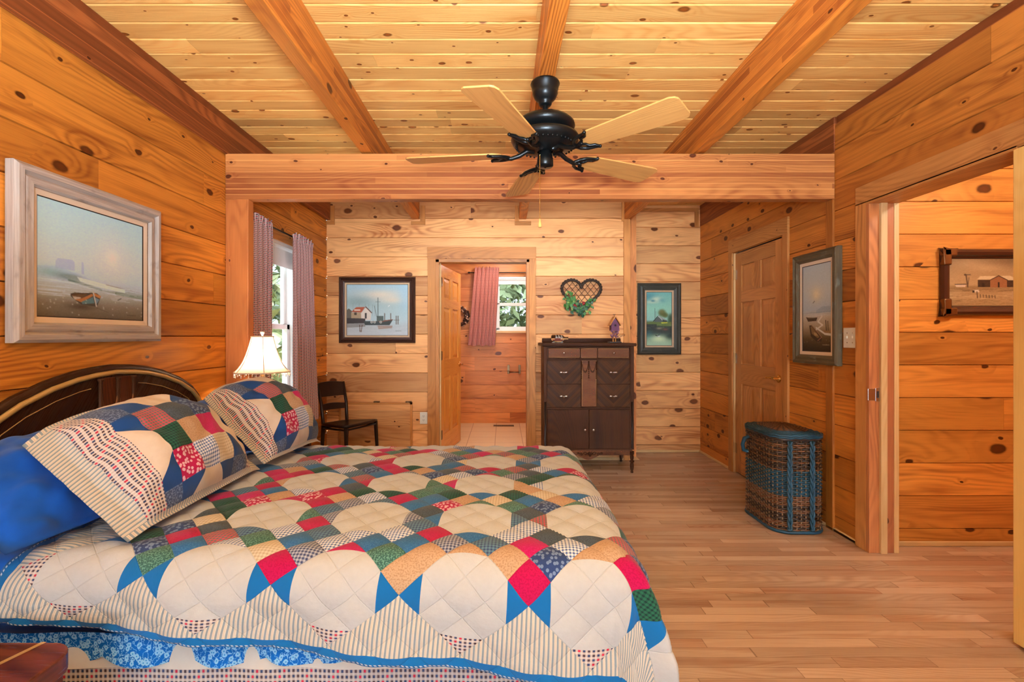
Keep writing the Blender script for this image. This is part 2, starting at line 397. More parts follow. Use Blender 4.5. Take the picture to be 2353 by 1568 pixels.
def quilt_mat():
    t = NT('patchwork'); p, q = t.uv()
    k = 1/(math.sqrt(2)*BS)
    U, V = (p+q)*k+.5, (q-p)*k+.5
    iu, iv = U.floor(), V.floor(); fu, fv = U.fract(), V.fract()
    snow = (iu+iv).mod(2.0) < .5
    qc, pc = (iu+iv)*(BS/math.sqrt(2)), (iu-iv)*(BS/math.sqrt(2))
    ninth = t.white((U*3.0).floor(), (V*3.0).floor(), 1.0)
    nine = fabric(t, p, q, ninth)
    lu, lv = fu.min(1.0-fu), fv.min(1.0-fv)
    corner = (lu+lv) < .3333
    ch = t.white(iu*2.0+(fu > .5), iv*2.0+(fv > .5), 6.0)
    cfab = fabric(t, p, q, ch)
    qd, pd = (q-qc).abs(), (p-pc).abs()
    rowA = ((qc < -.3)+(qc > 1.4)).clamp()*(pd > qd)
    colA = ((pc < -1.4)+(pc > .3)).clamp()*(qd > pd)
    cfab = t.mix((rowA+colA).clamp(), cfab, BLUE)
    outq = ((q < -.455)+(q > 1.535)+(p < -1.535)+(p > .455)).clamp()
    cfab = t.mix(outq, cfab, gingham(t, p, q))
    wv = t.noise(t.vec(p*60.0, q*60.0), 1.0, 3.0)
    cream = t.mix(wv, lin(194, 198, 202), lin(184, 188, 192))
    sn = t.mix(corner, cream, cfab)
    col = t.mix(snow, nine, sn)
    horiz = ((qc < -.5)+(qc > 1.58)).clamp(); vert = ((pc < -1.58)+(pc > .5)).clamp()
    col = t.mix(vert*(1.0-horiz)*(1.0-snow), col, stripes(t, q))
    col = t.mix(horiz*(1.0-snow), col, stripes(t, p))
    col = t.mix(((qc < -.7)+(pc < -1.7)+(pc > .6)+(qc > 1.75)).clamp(), col, stripes(t, p))
    e = (q+.552).min(1.632-q).min(p+1.632).min(.552-p)
    bind = e < 0.0
    dash = (e.abs() < .0022)*(((p+q)/.012).fract() < .5)
    dash2 = ((e+.026).abs() < .002)*(((p+q)/.012).fract() < .55)
    col = t.mix(bind, col, BLUE); col = t.mix(dash2*.9, col, lin(220, 226, 232))
    fine = t.noise(t.vec(p, q), 500.0, 2.0)
    seam = ((U*3.0).fract()-.5).abs().max(((V*3.0).fract()-.5).abs()).smooth(.47, .5)
    return t.done(col, .92, bump=fine*.25+t.noise(t.vec(p, q), 70.0, 3.0)*.8-seam*1.2, bs=.45, bd=.003, spec=.12, sheen=.15)
quilt_m = quilt_mat()
def sham_mat():
    t = NT('sham_patchwork'); s, r = t.uv()
    b = .29
    U, V = (s+.025)/b+.5, (r+.035)/b+.5
    iu, iv = U.floor(), V.floor(); fu, fv = U.fract(), V.fract()
    snow = (iu+iv).mod(2.0) > .5
    mid = (iu.abs()+iv.abs()) < .5
    sq = (fu*3.0).floor()+(fv*3.0).floor()*3.0
    hs = t.ramp(sq/9.0+.01, [(i/9, ((k+.5)/len(FAB),)*3) for i, k in enumerate((5, 6, 4, 11, 3, 0, 13, 12, 1))], True)
    q = t.n('ShaderNodeSeparateColor'); t.T.links.new(hs.k, q.inputs[0])
    nine = fabric(t, s, r, S(t, q.outputs[0]))
    pr = t.noise(t.vec(s, r), 180.0, 2.0).smooth(.45, .6)
    navy2 = t.mix(pr*.6, lin(56, 70, 100), lin(130, 146, 172))
    nine = t.mix(mid, navy2, nine)
    lu, lv = fu.min(1.0-fu), fv.min(1.0-fv)
    corner = (lu+lv) < .3333
    sn = t.mix(corner, t.mix(t.noise(t.vec(s*40.0, r*40.0), 1.0, 2.0), lin(216, 204, 190), lin(204, 188, 172)), lin(26, 62, 112))
    col = t.mix(snow, nine, sn)
    a = s.abs()
    col = t.mix(a > .235, col, gingham(t, s, r*1.3, .0125))
    col = t.mix((a > .31).max(r.abs() > .222), col, t.mix(r.abs() > .222, stripes(t, r), stripes(t, s)))
    return t.done(col, .92, bump=t.noise(t.vec(s, r), 60.0, 3.0), bs=.3, bd=.003, spec=.12, sheen=.15)
sham_m = sham_mat()
def cloth(name, a, b, sc=30.0, rough=.85):
    t = NT(name); u, v = t.uv(); f = t.noise(t.vec(u, v), sc, 3.0)
    return t.done(t.mix(f, a, b), rough, bump=t.noise(t.vec(u, v), 14.0, 3.0), bs=.35, bd=.006, sheen=.2, spec=.2)
blue_cloth = cloth('blue_cloth', lin(6, 70, 158), lin(10, 84, 178))
sheet_cloth = cloth('sheet_cloth', lin(12, 84, 170), lin(18, 96, 186))
white_cloth = cloth('white_cloth', lin(236, 232, 224), lin(226, 220, 210))
def floral():
    t = NT('blue_floral'); u, v = t.uv()
    d, c1, c2 = t.vor(t.vec(u, v), 46.0); n = t.noise(t.vec(u, v), 130.0, 2.0); n2 = t.noise(t.vec(u, v), 60.0, 2.0, .5)
    pet = ((d+(n-.5)*.5) < .34)
    vine = ((n2-.5).abs() < .02)
    col = t.mix(pet.max(vine)*.9, lin(0, 100, 186), lin(160, 216, 246))
    col = t.mix(d < .1, col, lin(40, 140, 210))
    return t.done(col, .85, spec=.2)
floral_m = floral()
ging_m = (lambda t: (lambda uv: t.done(gingham(t, uv[0], uv[1], .016), .9))(t.uv()))(NT('gingham'))
def tile():
    t = NT('bath_tile'); x, y, z = t.obj()
    fx, fy = ((x+.09)/.33).fract(), ((y+.02)/.33).fract()
    g = ((fx-.5).abs() > .488).max((fy-.5).abs() > .488)
    n = t.noise(t.vec(x, y), 9.0, 3.0)
    r = t.white(((x+.09)/.33).floor(), ((y+.02)/.33).floor())
    col = t.mix(g*.85, t.mix(n*.6+r*.4, lin(240, 214, 170), lin(226, 192, 142)), lin(176, 128, 76))
    return t.done(col, .35)
tile_m = tile()
def leafm(name, a, b):
    t = NT(name); x, y, z = t.obj(); n = t.noise(t.vec(x, y, z), 40.0, 2.0)
    return t.done(t.mix(n, a, b), .5)
leaf_m = leafm('leaf', lin(28, 84, 30), lin(70, 130, 44)); leaf_d = leafm('leaf_dark', lin(16, 54, 34), lin(40, 92, 60)); leaf_l = leafm('leaf_light', lin(130, 170, 70), lin(176, 196, 110))
vine_m = plain('vine', lin(52, 38, 26), .8, 0, .3); berry = plain('berry', lin(150, 16, 26), .4)
bush_m = leafm('bush_leaf', lin(120, 134, 96), lin(176, 186, 140))
grass_m = plain('lawn', lin(150, 150, 110), .9, 0, .2)
wicker = plain('wicker', lin(104, 62, 32), .28, 0, .5); wicker_d = plain('wicker_dark', lin(46, 28, 18), .4, 0, .4); wicker_t = plain('wicker_teal', lin(16, 66, 86), .5, 0, .4); wicker_l = plain('stake', lin(128, 100, 72), .4, 0, .4)
purple = plain('purple_paint', lin(96, 40, 74), .6, 0, .25); pinkish = plain('dusty_rose', lin(150, 100, 120), .7, 0, .3)
def shade_mat():
    t = NT('lamp_shade')
    d = t.n('ShaderNodeBsdfDiffuse'); t.put(d, 0, (*lin(250, 236, 214), 1)); tr = t.n('ShaderNodeBsdfTranslucent'); t.put(tr, 0, (*lin(255, 240, 216), 1))
    m = t.n('ShaderNodeMixShader'); m.inputs[0].default_value = .55
    t.T.links.new(d.outputs[0], m.inputs[1]); t.T.links.new(tr.outputs[0], m.inputs[2]); t.T.links.new(m.outputs[0], t.out.inputs[0])
    return t.mat
shade_m = shade_mat()
def emis(name, col, st):
    t = NT(name); e = t.n('ShaderNodeEmission'); t.put(e, 0, (*col, 1)); t.put(e, 1, st); t.T.links.new(e.outputs[0], t.out.inputs[0]); return t.mat
bulb_m = emis('lit_bulb', lin(255, 214, 160), 20.0)
roller_m = (lambda t: t.done(lin(240, 240, 236), .8))(NT('roller_blind'))
def paint_mat():
    t = NT('oil_paint'); c = t.attr('Col', 0); return t.done(c, .5, spec=.3)
paint_m = paint_mat()

# ------------------------------------------------------------------ paintings (vertex colours)
class Img:
    def __init__(s, w, h): s.w, s.h = w, h; s.a = np.zeros((h, w, 3)); s.x, s.y = np.meshgrid((np.arange(w))/(w-1), (np.arange(h))/(h-1)); s.rg = np.random.RandomState(w*h)
    def grad(s, stops):
        ys = [q[0] for q in stops]
        for c in range(3): s.a[..., c] = np.interp(s.y, ys, [q[1][c] for q in stops])
    def mixm(s, m, col): s.a = s.a*(1-m[..., None])+np.array(col)*m[..., None]
    def poly(s, pts, col, al=1.0):
        acc = np.zeros((s.h, s.w))
        for dx in (-.33, 0, .33):
            for dy in (-.33, 0, .33):
                x = s.x+dx/s.w; y = s.y+dy/s.h; ins = np.zeros((s.h, s.w), bool); n = len(pts)
                for i in range(n):
                    (x1, y1), (x2, y2) = pts[i], pts[(i+1) % n]
                    if y1 == y2: continue
                    ins ^= ((y1 > y) != (y2 > y)) & (x < (x2-x1)*(y-y1)/(y2-y1)+x1)
                acc += ins
        s.mixm(acc/9*al, col)
    def blob(s, cx, cy, rx, ry, col, al=1.0, p=1.0): s.mixm(al*np.exp(-(((s.x-cx)/rx)**2+((s.y-cy)/ry)**2)**p), col)
    def line(s, a, b, wd, col, al=1.0):
        ax, ay = a; bx, by = b; asp = s.h/s.w
        dx, dy = bx-ax, (by-ay)*asp; L = dx*dx+dy*dy+1e-9
        t = np.clip(((s.x-ax)*dx+(s.y-ay)*asp*dy)/L, 0, 1)
        d = np.hypot(s.x-ax-t*dx, (s.y-ay)*asp-t*dy); s.mixm(np.clip((wd-d)*s.w+.5, 0, 1)*al, col)
    def streak(s, y0, y1, col, al, n=60, ln=.2):
        for _ in range(n):
            y = s.rg.uniform(y0, y1); x = s.rg.uniform(-.1, 1); s.line((x, y), (x+s.rg.uniform(.3, 1)*ln, y+s.rg.uniform(-.01, .01)), .003, col, al)
    def speck(s, y0, y1, col, al, n=80):
        for _ in range(n): s.blob(s.rg.uniform(0, 1), s.rg.uniform(y0, y1), .006, .006, col, al)
    def ns(s, a):
        n = s.rg.normal(0, 1, (s.h, s.w)); n = (n+np.roll(n, 1, 1)+np.roll(n, 2, 1)+np.roll(n, 1, 0))/2; s.a += (n*a)[..., None]
    def lin(s):
        c = np.clip(s.a/255, 0, 1); return np.where(c <= .04045, c/12.92, ((c+.055)/1.055)**2.4)
def beach():
    m = Img(190, 175)
    m.grad([(0, (196, 216, 222)), (.25, (206, 220, 222)), (.5, (216, 218, 212)), (.62, (204, 214, 208)), (.75, (186, 186, 168)), (.87, (140, 124, 98)), (1, (104, 86, 62))])
    m.blob(.66, .4, .2, .22, (238, 224, 196), .75); m.blob(.66, .4, .06, .07, (252, 240, 210), .9)
    m.poly([(.14, .52), (.16, .49), (.28, .485), (.3, .5), (.3, .58), (.14, .58)], (184, 190, 198), .8); m.poly([(.36, .49), (.38, .49), (.385, .6), (.36, .6)], (186, 192, 198), .8)
    m.poly([(0, .58), (.15, .56), (.45, .64), (.45, .66), (0, .66)], (180, 196, 192), .5)
    m.blob(.1, .62, .12, .04, (150, 186, 172), .7); m.blob(.25, .64, .1, .03, (110, 128, 126), .8)
    m.poly([(.2, .63), (.3, .62), (.5, .665), (.7, .69), (1, .72), (1, .775), (.75, .76), (.5, .725), (.3, .69)], (150, 162, 146), .7)
    m.poly([(.32, .63), (.5, .655), (.8, .7), (.8, .73), (.5, .70), (.35, .67)], (238, 236, 226), .8)
    m.line((.25, .67), (.55, .725), .008, (96, 118, 104), .7); m.line((.7, .745), (1, .765), .012, (104, 122, 96), .8); m.line((.6, .67), (1, .715), .003, (130, 128, 118), .7)
    m.streak(.68, .82, (232, 234, 226), .35, 60, .35)
    m.blob(.36, .9, .12, .03, (72, 56, 40), .8)
    m.poly([(.265, .79), (.3, .775), (.42, .77), (.5, .76), (.545, .79), (.51, .88), (.49, .89), (.36, .88), (.3, .84), (.265, .81)], (72, 66, 54))
    m.poly([(.27, .795), (.3, .78), (.42, .775), (.36, .83), (.3, .84)], (104, 74, 46)); m.poly([(.28, .81), (.36, .815), (.34, .84), (.3, .84)], (206, 180, 146), .9)
    m.poly([(.3, .84), (.36, .825), (.46, .77), (.47, .79), (.36, .86)], (186, 112, 56)); m.poly([(.36, .855), (.47, .8), (.48, .86), (.37, .875)], (96, 128, 122), .9)
    m.poly([(.475, .76), (.545, .785), (.535, .81), (.48, .79)], (196, 122, 62)); m.poly([(.48, .8), (.53, .82), (.5, .87)], (120, 138, 140))
    m.line((.47, .755), (.5, .885), .006, (206, 186, 160)); m.line((.27, .795), (.46, .765), .003, (60, 40, 26))
    m.line((.72, .81), (.755, .79), .004, (90, 90, 84)); m.speck(.83, .98, (226, 214, 190), .6, 26); m.line((.5, .9), (.62, .94), .002, (90, 70, 54), .7)
    m.line((.82, .955), (.92, .957), .003, (70, 56, 44), .6); m.ns(2.2); m.a *= np.array([0.99, 1.11, 1.3]); return m
def harbour():
    m = Img(170, 145)
    m.grad([(0, (168, 200, 214)), (.4, (172, 198, 200)), (.7, (186, 208, 212)), (.85, (186, 196, 200)), (1, (196, 206, 212))])
    m.blob(.55, .2, .35, .1, (228, 216, 196), .9); m.blob(.75, .3, .25, .07, (226, 214, 194), .8); m.blob(.2, .33, .25, .1, (136, 160, 162), .7); m.blob(.95, .2, .1, .4, (160, 200, 222), .6)
    for x in (.1, .2, .3, .36, .42, .46): m.line((x, .35+x*.1), (x, .62), .002, (110, 116, 112), .6)
    m.poly([(0, .5), (.03, .47), (.08, .52), (.08, .67), (0, .67)], (96, 92, 80))
    m.poly([(.07, .54), (.15, .445), (.3, .44), (.24, .55)], (168, 84, 56)); m.poly([(.07, .55), (.235, .55), (.235, .69), (.07, .69)], (172, 152, 122))
    m.poly([(.23, .56), (.315, .45), (.4, .555), (.39, .7), (.24, .7)], (226, 216, 204)); m.line((.31, .44), (.405, .555), .008, (92, 62, 48)); m.poly([(.295, .56), (.325, .56), (.325, .67), (.295, .67)], (60, 52, 48)); m.poly([(.12, .55), (.16, .55), (.16, .6), (.12, .6)], (70, 60, 50)); m.poly([(.12, .49), (.22, .49), (.22, .515), (.12, .515)], (230, 214, 196))
    m.poly([(0, .66), (.3, .67), (.3, .76), (0, .77)], (50, 42, 40)); m.poly([(0, .77), (.3, .76), (.3, .83), (.1, .85), (0, .85)], (120, 112, 106), .6)
    m.poly([(.27, .72), (.5, .72), (.76, .685), (.7, .8), (.3, .8)], (58, 66, 66)); m.poly([(.5, .72), (.76, .685), (.75, .7), (.55, .745)], (122, 72, 58))
    m.poly([(.49, .62), (.6, .62), (.6, .72), (.49, .72)], (84, 98, 92)); m.line((.51, .26), (.51, .64), .005, (70, 84, 84)); m.line((.45, .42), (.49, .63), .003, (80, 86, 84)); m.line((.47, .34), (.55, .34), .002, (70, 84, 84))
    for x in (.405, .455, .555): m.blob(x, .74, .02, .026, (226, 222, 210), 1, 3); m.blob(x, .74, .009, .013, (46, 46, 46), 1, 3)
    for x in (.62, .72, .81, .84): m.line((x, .57 if x < .8 else .62), (x, .7 if x < .8 else .78), .006, (84, 66, 56))
    m.line((.77, .7), (.86, .7), .003, (84, 66, 56)); m.poly([(.5, .81), (.75, .81), (.74, .86), (.52, .88)], (150, 110, 90), .6); m.line((.21, .8), (.215, .93), .006, (80, 56, 44)); m.line((.25, .8), (.235, .93), .006, (80, 56, 44))
    m.streak(.82, .98, (210, 216, 220), .4, 40, .3); m.line((.68, .43), (.7, .41), .005, (240, 240, 236)); m.line((.8, .915), (.89, .915), .003, (70, 66, 60), .6); m.ns(2); m.a *= np.array([1.02, 1.03, 1.03]); return m
def cottage():
    m = Img(100, 190)
    m.grad([(0, (120, 176, 160)), (.3, (146, 196, 164)), (.52, (150, 192, 170)), (.58, (70, 80, 50)), (.7, (40, 46, 34)), (.76, (48, 56, 46)), (.86, (150, 170, 130)), (1, (168, 196, 160))])
    m.blob(.1, .08, .3, .09, (70, 128, 132), .8); m.blob(.4, .13, .22, .05, (214, 216, 176), .9); m.blob(.2, .18, .25, .03, (200, 206, 168), .8); m.blob(.25, .16, .08, .02, (74, 124, 130), .9); m.blob(.62, .15, .15, .04, (100, 156, 150), .7)
    m.blob(.62, .39, .16, .07, (92, 92, 46), .95, 2); m.blob(.75, .43, .12, .05, (84, 88, 40), .9, 2); m.blob(.97, .5, .13, .1, (50, 70, 44), .9, 2); m.blob(.6, .36, .08, .03, (120, 110, 60), .7)
    m.line((.33, .3), (.33, .5), .008, (84, 92, 80)); m.line((.37, .36), (.37, .48), .005, (84, 92, 80))
    m.poly([(0, .57), (.3, .55), (1, .56), (1, .64), (0, .62)], (98, 110, 56)); m.poly([(.58, .565), (.82, .56), (.85, .58), (.6, .59)], (196, 190, 60), .9)
    m.poly([(.3, .54), (.46, .46), (.62, .5), (.62, .56), (.32, .56)], (86, 92, 84)); m.poly([(.46, .44), (.5, .44), (.84, .53), (.62, .53)], (150, 150, 136)); m.line((.27, .545), (.46, .445), .014, (30, 30, 26)); m.line((.46, .445), (.62, .52), .01, (190, 190, 176)); m.poly([(.63, .51), (.83, .535), (.8, .56), (.63, .56)], (70, 74, 64))
    m.poly([(0, .6), (.4, .6), (.4, .72), (0, .72)], (34, 36, 28), .9); m.blob(.5, .68, .12, .02, (170, 140, 110), .7); m.blob(.75, .7, .1, .02, (150, 70, 60), .7); m.streak(.6, .7, (150, 150, 120), .5, 14, .12); m.blob(.5, .88, .35, .06, (214, 226, 176), .9); m.blob(.05, .8, .2, .1, (60, 110, 110), .5); m.blob(.95, .82, .2, .07, (34, 46, 38), .9)
    m.line((.36, .81), (.46, .83), .014, (30, 32, 28)); m.line((.44, .825), (.56, .77), .018, (70, 80, 72)); m.blob(.48, .83, .06, .01, (230, 232, 220), .9); m.ns(2.5); m.a *= np.array([1.02, 1.07, 1.13]); return m
def inlet():
    m = Img(100, 215)
    m.grad([(0, (188, 192, 186)), (.3, (196, 196, 186)), (.52, (178, 186, 188)), (.6, (196, 182, 160)), (.72, (170, 146, 112)), (.85, (96, 74, 46)), (1, (44, 32, 20))])
    m.blob(.5, .34, .25, .1, (220, 204, 168), .8); m.blob(.5, .34, .1, .05, (236, 218, 178), .9); m.poly([(.5, .53), (.7, .49), (1, .49), (1, .56), (.5, .56)], (156, 166, 172), .8); m.line((0, .555), (1, .55), .006, (136, 146, 150), .8); m.streak(.55, .6, (214, 206, 196), .5, 20, .4)
    m.line((.7, .6), (.56, .66), .02, (220, 206, 186)); m.line((.56, .66), (.72, .7), .02, (220, 206, 186)); m.line((.72, .7), (.5, .75), .02, (216, 202, 182)); m.line((.5, .73), (.8, .8), .022, (214, 204, 186)); m.line((.8, .8), (1, .81), .028, (214, 204, 186)); m.poly([(.72, .76), (1, .76), (1, .79), (.8, .79)], (150, 112, 70), .8)
    m.line((.83, .65), (.85, .76), .014, (70, 56, 42)); m.line((.9, .66), (.91, .76), .012, (70, 56, 42))
    m.poly([(.12, .6), (.3, .615), (.54, .61), (.5, .65), (.2, .655)], (74, 58, 44)); m.poly([(.16, .605), (.5, .612), (.4, .622), (.22, .62)], (110, 92, 70))
    m.poly([(.24, .7), (.34, .7), (.7, .84), (.68, .89), (.55, .9), (.3, .83)], (60, 42, 28)); m.poly([(.28, .715), (.33, .71), (.62, .835), (.55, .85), (.34, .8)], (128, 96, 60)); m.poly([(.4, .78), (.5, .79), (.56, .82), (.44, .82)], (176, 142, 92)); m.line((.33, .7), (.69, .84), .012, (150, 110, 80)); m.line((.55, .88), (.68, .84), .01, (160, 100, 80))
    m.line((.38, .44), (.44, .42), .008, (80, 80, 76)); m.speck(.86, .93, (214, 200, 180), .7, 8); m.line((.72, .925), (.95, .925), .008, (190, 170, 140), .7); m.ns(2.5); m.a *= np.array([1.02, 1.07, 1.13]); return m
def farm():
    m = Img(170, 125)
    m.grad([(0, (130, 106, 76)), (.3, (166, 138, 98)), (.55, (182, 152, 108)), (.6, (150, 122, 82)), (.8, (176, 148, 106)), (1, (164, 136, 94))])
    m.blob(.3, .1, .3, .12, (186, 160, 120), .6); m.blob(.7, .05, .3, .1, (112, 92, 66), .6); m.blob(.45, .2, .2, .08, (196, 170, 128), .5)
    m.poly([(.34, .45), (.49, .45), (.49, .6), (.34, .6)], (62, 46, 34)); m.poly([(.33, .44), (.37, .37), (.58, .37), (.5, .44)], (206, 186, 146)); m.poly([(.58, .37), (.72, .36), (.85, .455), (.66, .46)], (206, 186, 146))
    m.poly([(.49, .45), (.59, .36), (.69, .45), (.69, .61), (.49, .61)], (150, 100, 64)); m.poly([(.69, .46), (.84, .455), (.84, .6), (.69, .6)], (64, 46, 34)); m.line((.485, .455), (.59, .36), .006, (70, 46, 32)); m.line((.59, .36), (.695, .455), .006, (70, 46, 32)); m.poly([(.58, .5), (.6, .5), (.6, .61), (.58, .61)], (50, 34, 26)); m.poly([(.39, .52), (.42, .52), (.42, .6), (.39, .6)], (40, 30, 24))
    m.poly([(.845, .37), (.92, .37), (.925, .58), (.84, .58)], (104, 84, 60)); m.poly([(.84, .37), (.88, .33), (.93, .37)], (170, 150, 116)); m.line((.2, .34), (.22, .6), .008, (90, 72, 54)); m.line((.235, .4), (.22, .6), .004, (90, 72, 54)); m.blob(.19, .34, .016, .022, (80, 64, 48), 1, 3); m.line((.2, .34), (.25, .34), .006, (80, 64, 48))
    m.poly([(.07, .55), (.2, .55), (.19, .6), (.08, .6)], (206, 186, 160)); m.line((.07, .545), (.2, .54), .006, (66, 50, 38)); m.streak(.6, .7, (110, 86, 54), .5, 60, .12); m.streak(.78, .97, (116, 94, 58), .5, 110, .08); m.streak(.7, .85, (214, 190, 146), .4, 30, .2)
    m.poly([(.28, .66), (.35, .66), (.36, .71), (.29, .71)], (210, 196, 174)); m.poly([(.275, .67), (.3, .67), (.3, .72), (.275, .72)], (50, 36, 28)); m.line((.33, .7), (.335, .83), .005, (60, 44, 32))
    for i in range(6): m.line((.37+i*.035, .76+i*.004), (.373+i*.035, .82+i*.003), .004, (76, 58, 42))
    m.poly([(.75, .69), (.79, .69), (.79, .84), (.75, .84)], (176, 150, 116)); m.poly([(.775, .69), (.8, .69), (.8, .83), (.78, .84)], (66, 50, 38)); m.blob(.85, .81, .025, .03, (90, 70, 52), .9, 2); m.ns(3); return m
def picture(name, label, o, ud, vd, nd, w, h, prof, fm, img, lw=.02, group=None, extra=None, inner=None):
    o, ud, vd, nd = map(Vector, (o, ud, vd, nd))
    root = thing(name, label, 'picture', o)
    def ring(mb, d0, h0, d1, h1, m=0):
        cs = lambda d, hh: [o+ud*(d)+vd*(d)+nd*hh, o+ud*(w-d)+vd*d+nd*hh, o+ud*(w-d)+vd*(h-d)+nd*hh, o+ud*d+vd*(h-d)+nd*hh]
        a, b = cs(d0, h0), cs(d1, h1); L = [w, h, w, h]
        wd = math.hypot(d1-d0, h1-h0)
        for i in range(4):
            j = (i+1) % 4; mb.face([a[i], a[j], b[j], b[i]], [(i*3, d0+h0), (i*3+L[i], d0+h0), (i*3+L[i], d0+h0+wd), (i*3, d0+h0+wd)], .2, m)
    mb = MB()
    for (a, b) in zip(prof, prof[1:]): ring(mb, *a, *b)
    mb.build('frame', fm, root)
    d, hh = prof[-1]
    lm = MB(); ring(lm, d, hh-.003, d+lw, hh-.006); ring(lm, d+lw, hh-.006, d+lw+.004, hh-.008, 1); ring(lm, d+lw+.004, hh-.008, d+lw+.005, .004, 1)
    lm.build('liner', [inner or liner, black_trim], root)
    e = d+lw+.004; W, Hh = img.w, img.h
    pts = [[o+ud*(e+(w-2*e)*i/(W-1))+vd*(h-e-(h-2*e)*j/(Hh-1))+nd*(hh-.0085) for i in range(W)] for j in range(Hh)]
    cb = MB(); cb.grid(pts); c = cb.build('canvas', paint_m, root)
    a = c.data.attributes.new('Col', 'FLOAT_COLOR', 'POINT'); L = img.lin().reshape(-1, 3); a.data.foreach_set('color', np.hstack([L, np.ones((len(L), 1))]).astype(np.float32).ravel())
    if (pts[1][0]-pts[0][0]).cross(pts[0][1]-pts[0][0]).dot(nd) < 0: c.data.flip_normals()
    return root
# ------------------------------------------------------------------ room shell
XL, XR, YB, Y1, Y2, YR, ZC = -1.80, 2.155, 3.06, 4.83, 5.15, -.6, 2.69
YE = -9.0
X, Y, Z = Vector((1, 0, 0)), Vector((0, 1, 0)), Vector((0, 0, 1))
SE = 1.286
# floor strips
def floor_boards():
    mb = MB(); rr = random.Random(3); w = .0572; y = YR
    while y < Y2:
        x = XL-.02-rr.uniform(0, .8); x1 = 3.75
        while x < x1:
            L = rr.choice((.3, .45, .6, .75, .9, 1.1, 1.3))*rr.uniform(.8, 1.2); a, c = max(x, XL-.02), min(x+L, x1); b = rr.random()*.98
            if c > a:
                mb.face([(a, y, 0), (c, y, 0), (c, y+w, 0), (a, y+w, 0)], [(a, y), (c, y), (c, y+w), (a, y+w)], b, 0, False, [((a-x)/L, 0), ((c-x)/L, 0), ((c-x)/L, 1), ((a-x)/L, 1)])
            x += L
        y += w
    return struct(mb.build('floor', floor_wood), 'honey maple strip floor with a satin gloss')
floor_boards()
mb = MB(); mb.box((-1.4, Y1-.01, -.05), (1.4, 7.0, .002)); struct(mb.build('floor_bathroom', tile_m), 'cream square tile floor of the bathroom')
# ceiling boards run across the room
wall('ceiling', (0, 0, ZC), X, Y, -Z, XL-.05, 3.75, YR, Y2+.05, pine_ceil, 2.027, bw=.1185, g=.009, bev=.0075, joints=2.2, seed=5)
mb = MB(); mb.box((-1.4, Y1+.12, 2.5), (1.4, 7.0, 2.55)); struct(mb.build('ceiling_bathroom', pine_bath))
# walls
joint_fill = plain('joint_fill', lin(214, 170, 110), .8)
WY0, WY1, WZ0, WZ1 = 3.42, 4.14, .66, 2.03
wall('wall_left', (XL, 0, 0), Y, Z, X, YR, Y1, 0, ZC, pine_left, 1.265, holes=[(WY0, WY1, WZ0, WZ1)], g=.012, bev=.0036, joints=1.9, seed=11, jm=joint_fill)
DX0, DX1, DZ1 = -.665, .255, 2.05
wall('wall_back', (0, Y1, 0), X, Z, -Y, XL, 1.30, 0, ZC, pine_far, SE, holes=[(DX0, DX1, 0, DZ1)], g=.012, bev=.0042, joints=5.5, seed=12)
wall('wall_alcove', (0, Y2, 0), X, Z, -Y, 1.30, XR+.02, 0, ZC, pine_far, SE-.02, g=.012, bev=.0042, joints=9, seed=13)
mb = MB(); mb.box((1.285, Y1, 0), (1.30, Y2, ZC)); struct(mb.build('wall_return', pine_far))
HY0, HY1, HZ1 = 1.96, 2.77, 2.04
CY0, CY1, CZ1 = 3.615, 4.405, 2.035
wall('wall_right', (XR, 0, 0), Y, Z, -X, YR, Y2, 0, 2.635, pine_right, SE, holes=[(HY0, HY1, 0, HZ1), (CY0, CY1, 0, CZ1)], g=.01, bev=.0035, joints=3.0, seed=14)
# unseen room half with tall windows, pale paint chosen for a neutral light bounce
rear_bounce_paint = plain('rear_bounce_paint', lin(238, 236, 230), .8, 0, .03)
wall('wall_rear', (0, YE, 0), X, Z, Y, XL, XR, 0, ZC, rear_bounce_paint, 0, bw=ZC, holes=[(-1.6, .1, .15, 2.25), (.4, 2.0, .15, 2.25)], joints=20, g=.0001, seed=15)
for nm, lo, hi in (('wall_rear_left', (XL-.02, YE, 0), (XL, YR, ZC)), ('wall_rear_right', (XR, YE, 0), (XR+.02, YR, ZC)), ('ceiling_rear', (XL, YE, ZC), (XR, YR, ZC+.02)), ('floor_rear', (XL, YE, -.02), (XR, YR, 0))):
    mb = MB(); mb.box(lo, hi); struct(mb.build(nm, rear_bounce_paint))
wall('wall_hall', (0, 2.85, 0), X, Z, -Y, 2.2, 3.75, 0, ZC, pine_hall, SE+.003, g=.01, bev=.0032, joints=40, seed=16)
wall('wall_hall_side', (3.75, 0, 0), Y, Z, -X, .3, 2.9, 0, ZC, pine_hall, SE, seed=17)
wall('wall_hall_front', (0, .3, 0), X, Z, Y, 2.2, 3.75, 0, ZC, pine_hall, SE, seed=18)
mb = MB(); mb.box((XR+.14, .3, 0), (XR+.15, HY0-.02, ZC), ax=1); mb.box((XR+.14, HY0-.02, HZ1), (XR+.15, 2.85, ZC), ax=1); struct(mb.build('wall_hall_inner', pine_hall))
BWX0, BWX1, BWZ0, BWZ1 = -.12, .62, 1.33, 2.13
wall('wall_bathroom', (0, 6.86, 0), X, Z, -Y, -1.4, 1.4, 0, 2.5, pine_bath, 1.265-.1, bw=.2025, holes=[(BWX0, BWX1, BWZ0, BWZ1)], g=.008, bev=.003, joints=1.6, seed=19)
wall('wall_bathroom_left', (-1.2, 0, 0), Y, Z, X, Y1+.1, 6.86, 0, 2.5, pine_bath, 1.2, seed=20)
wall('wall_bathroom_right', (1.2, 0, 0), Y, Z, -X, Y1+.1, 6.86, 0, 2.5, pine_bath, 1.2, seed=21)
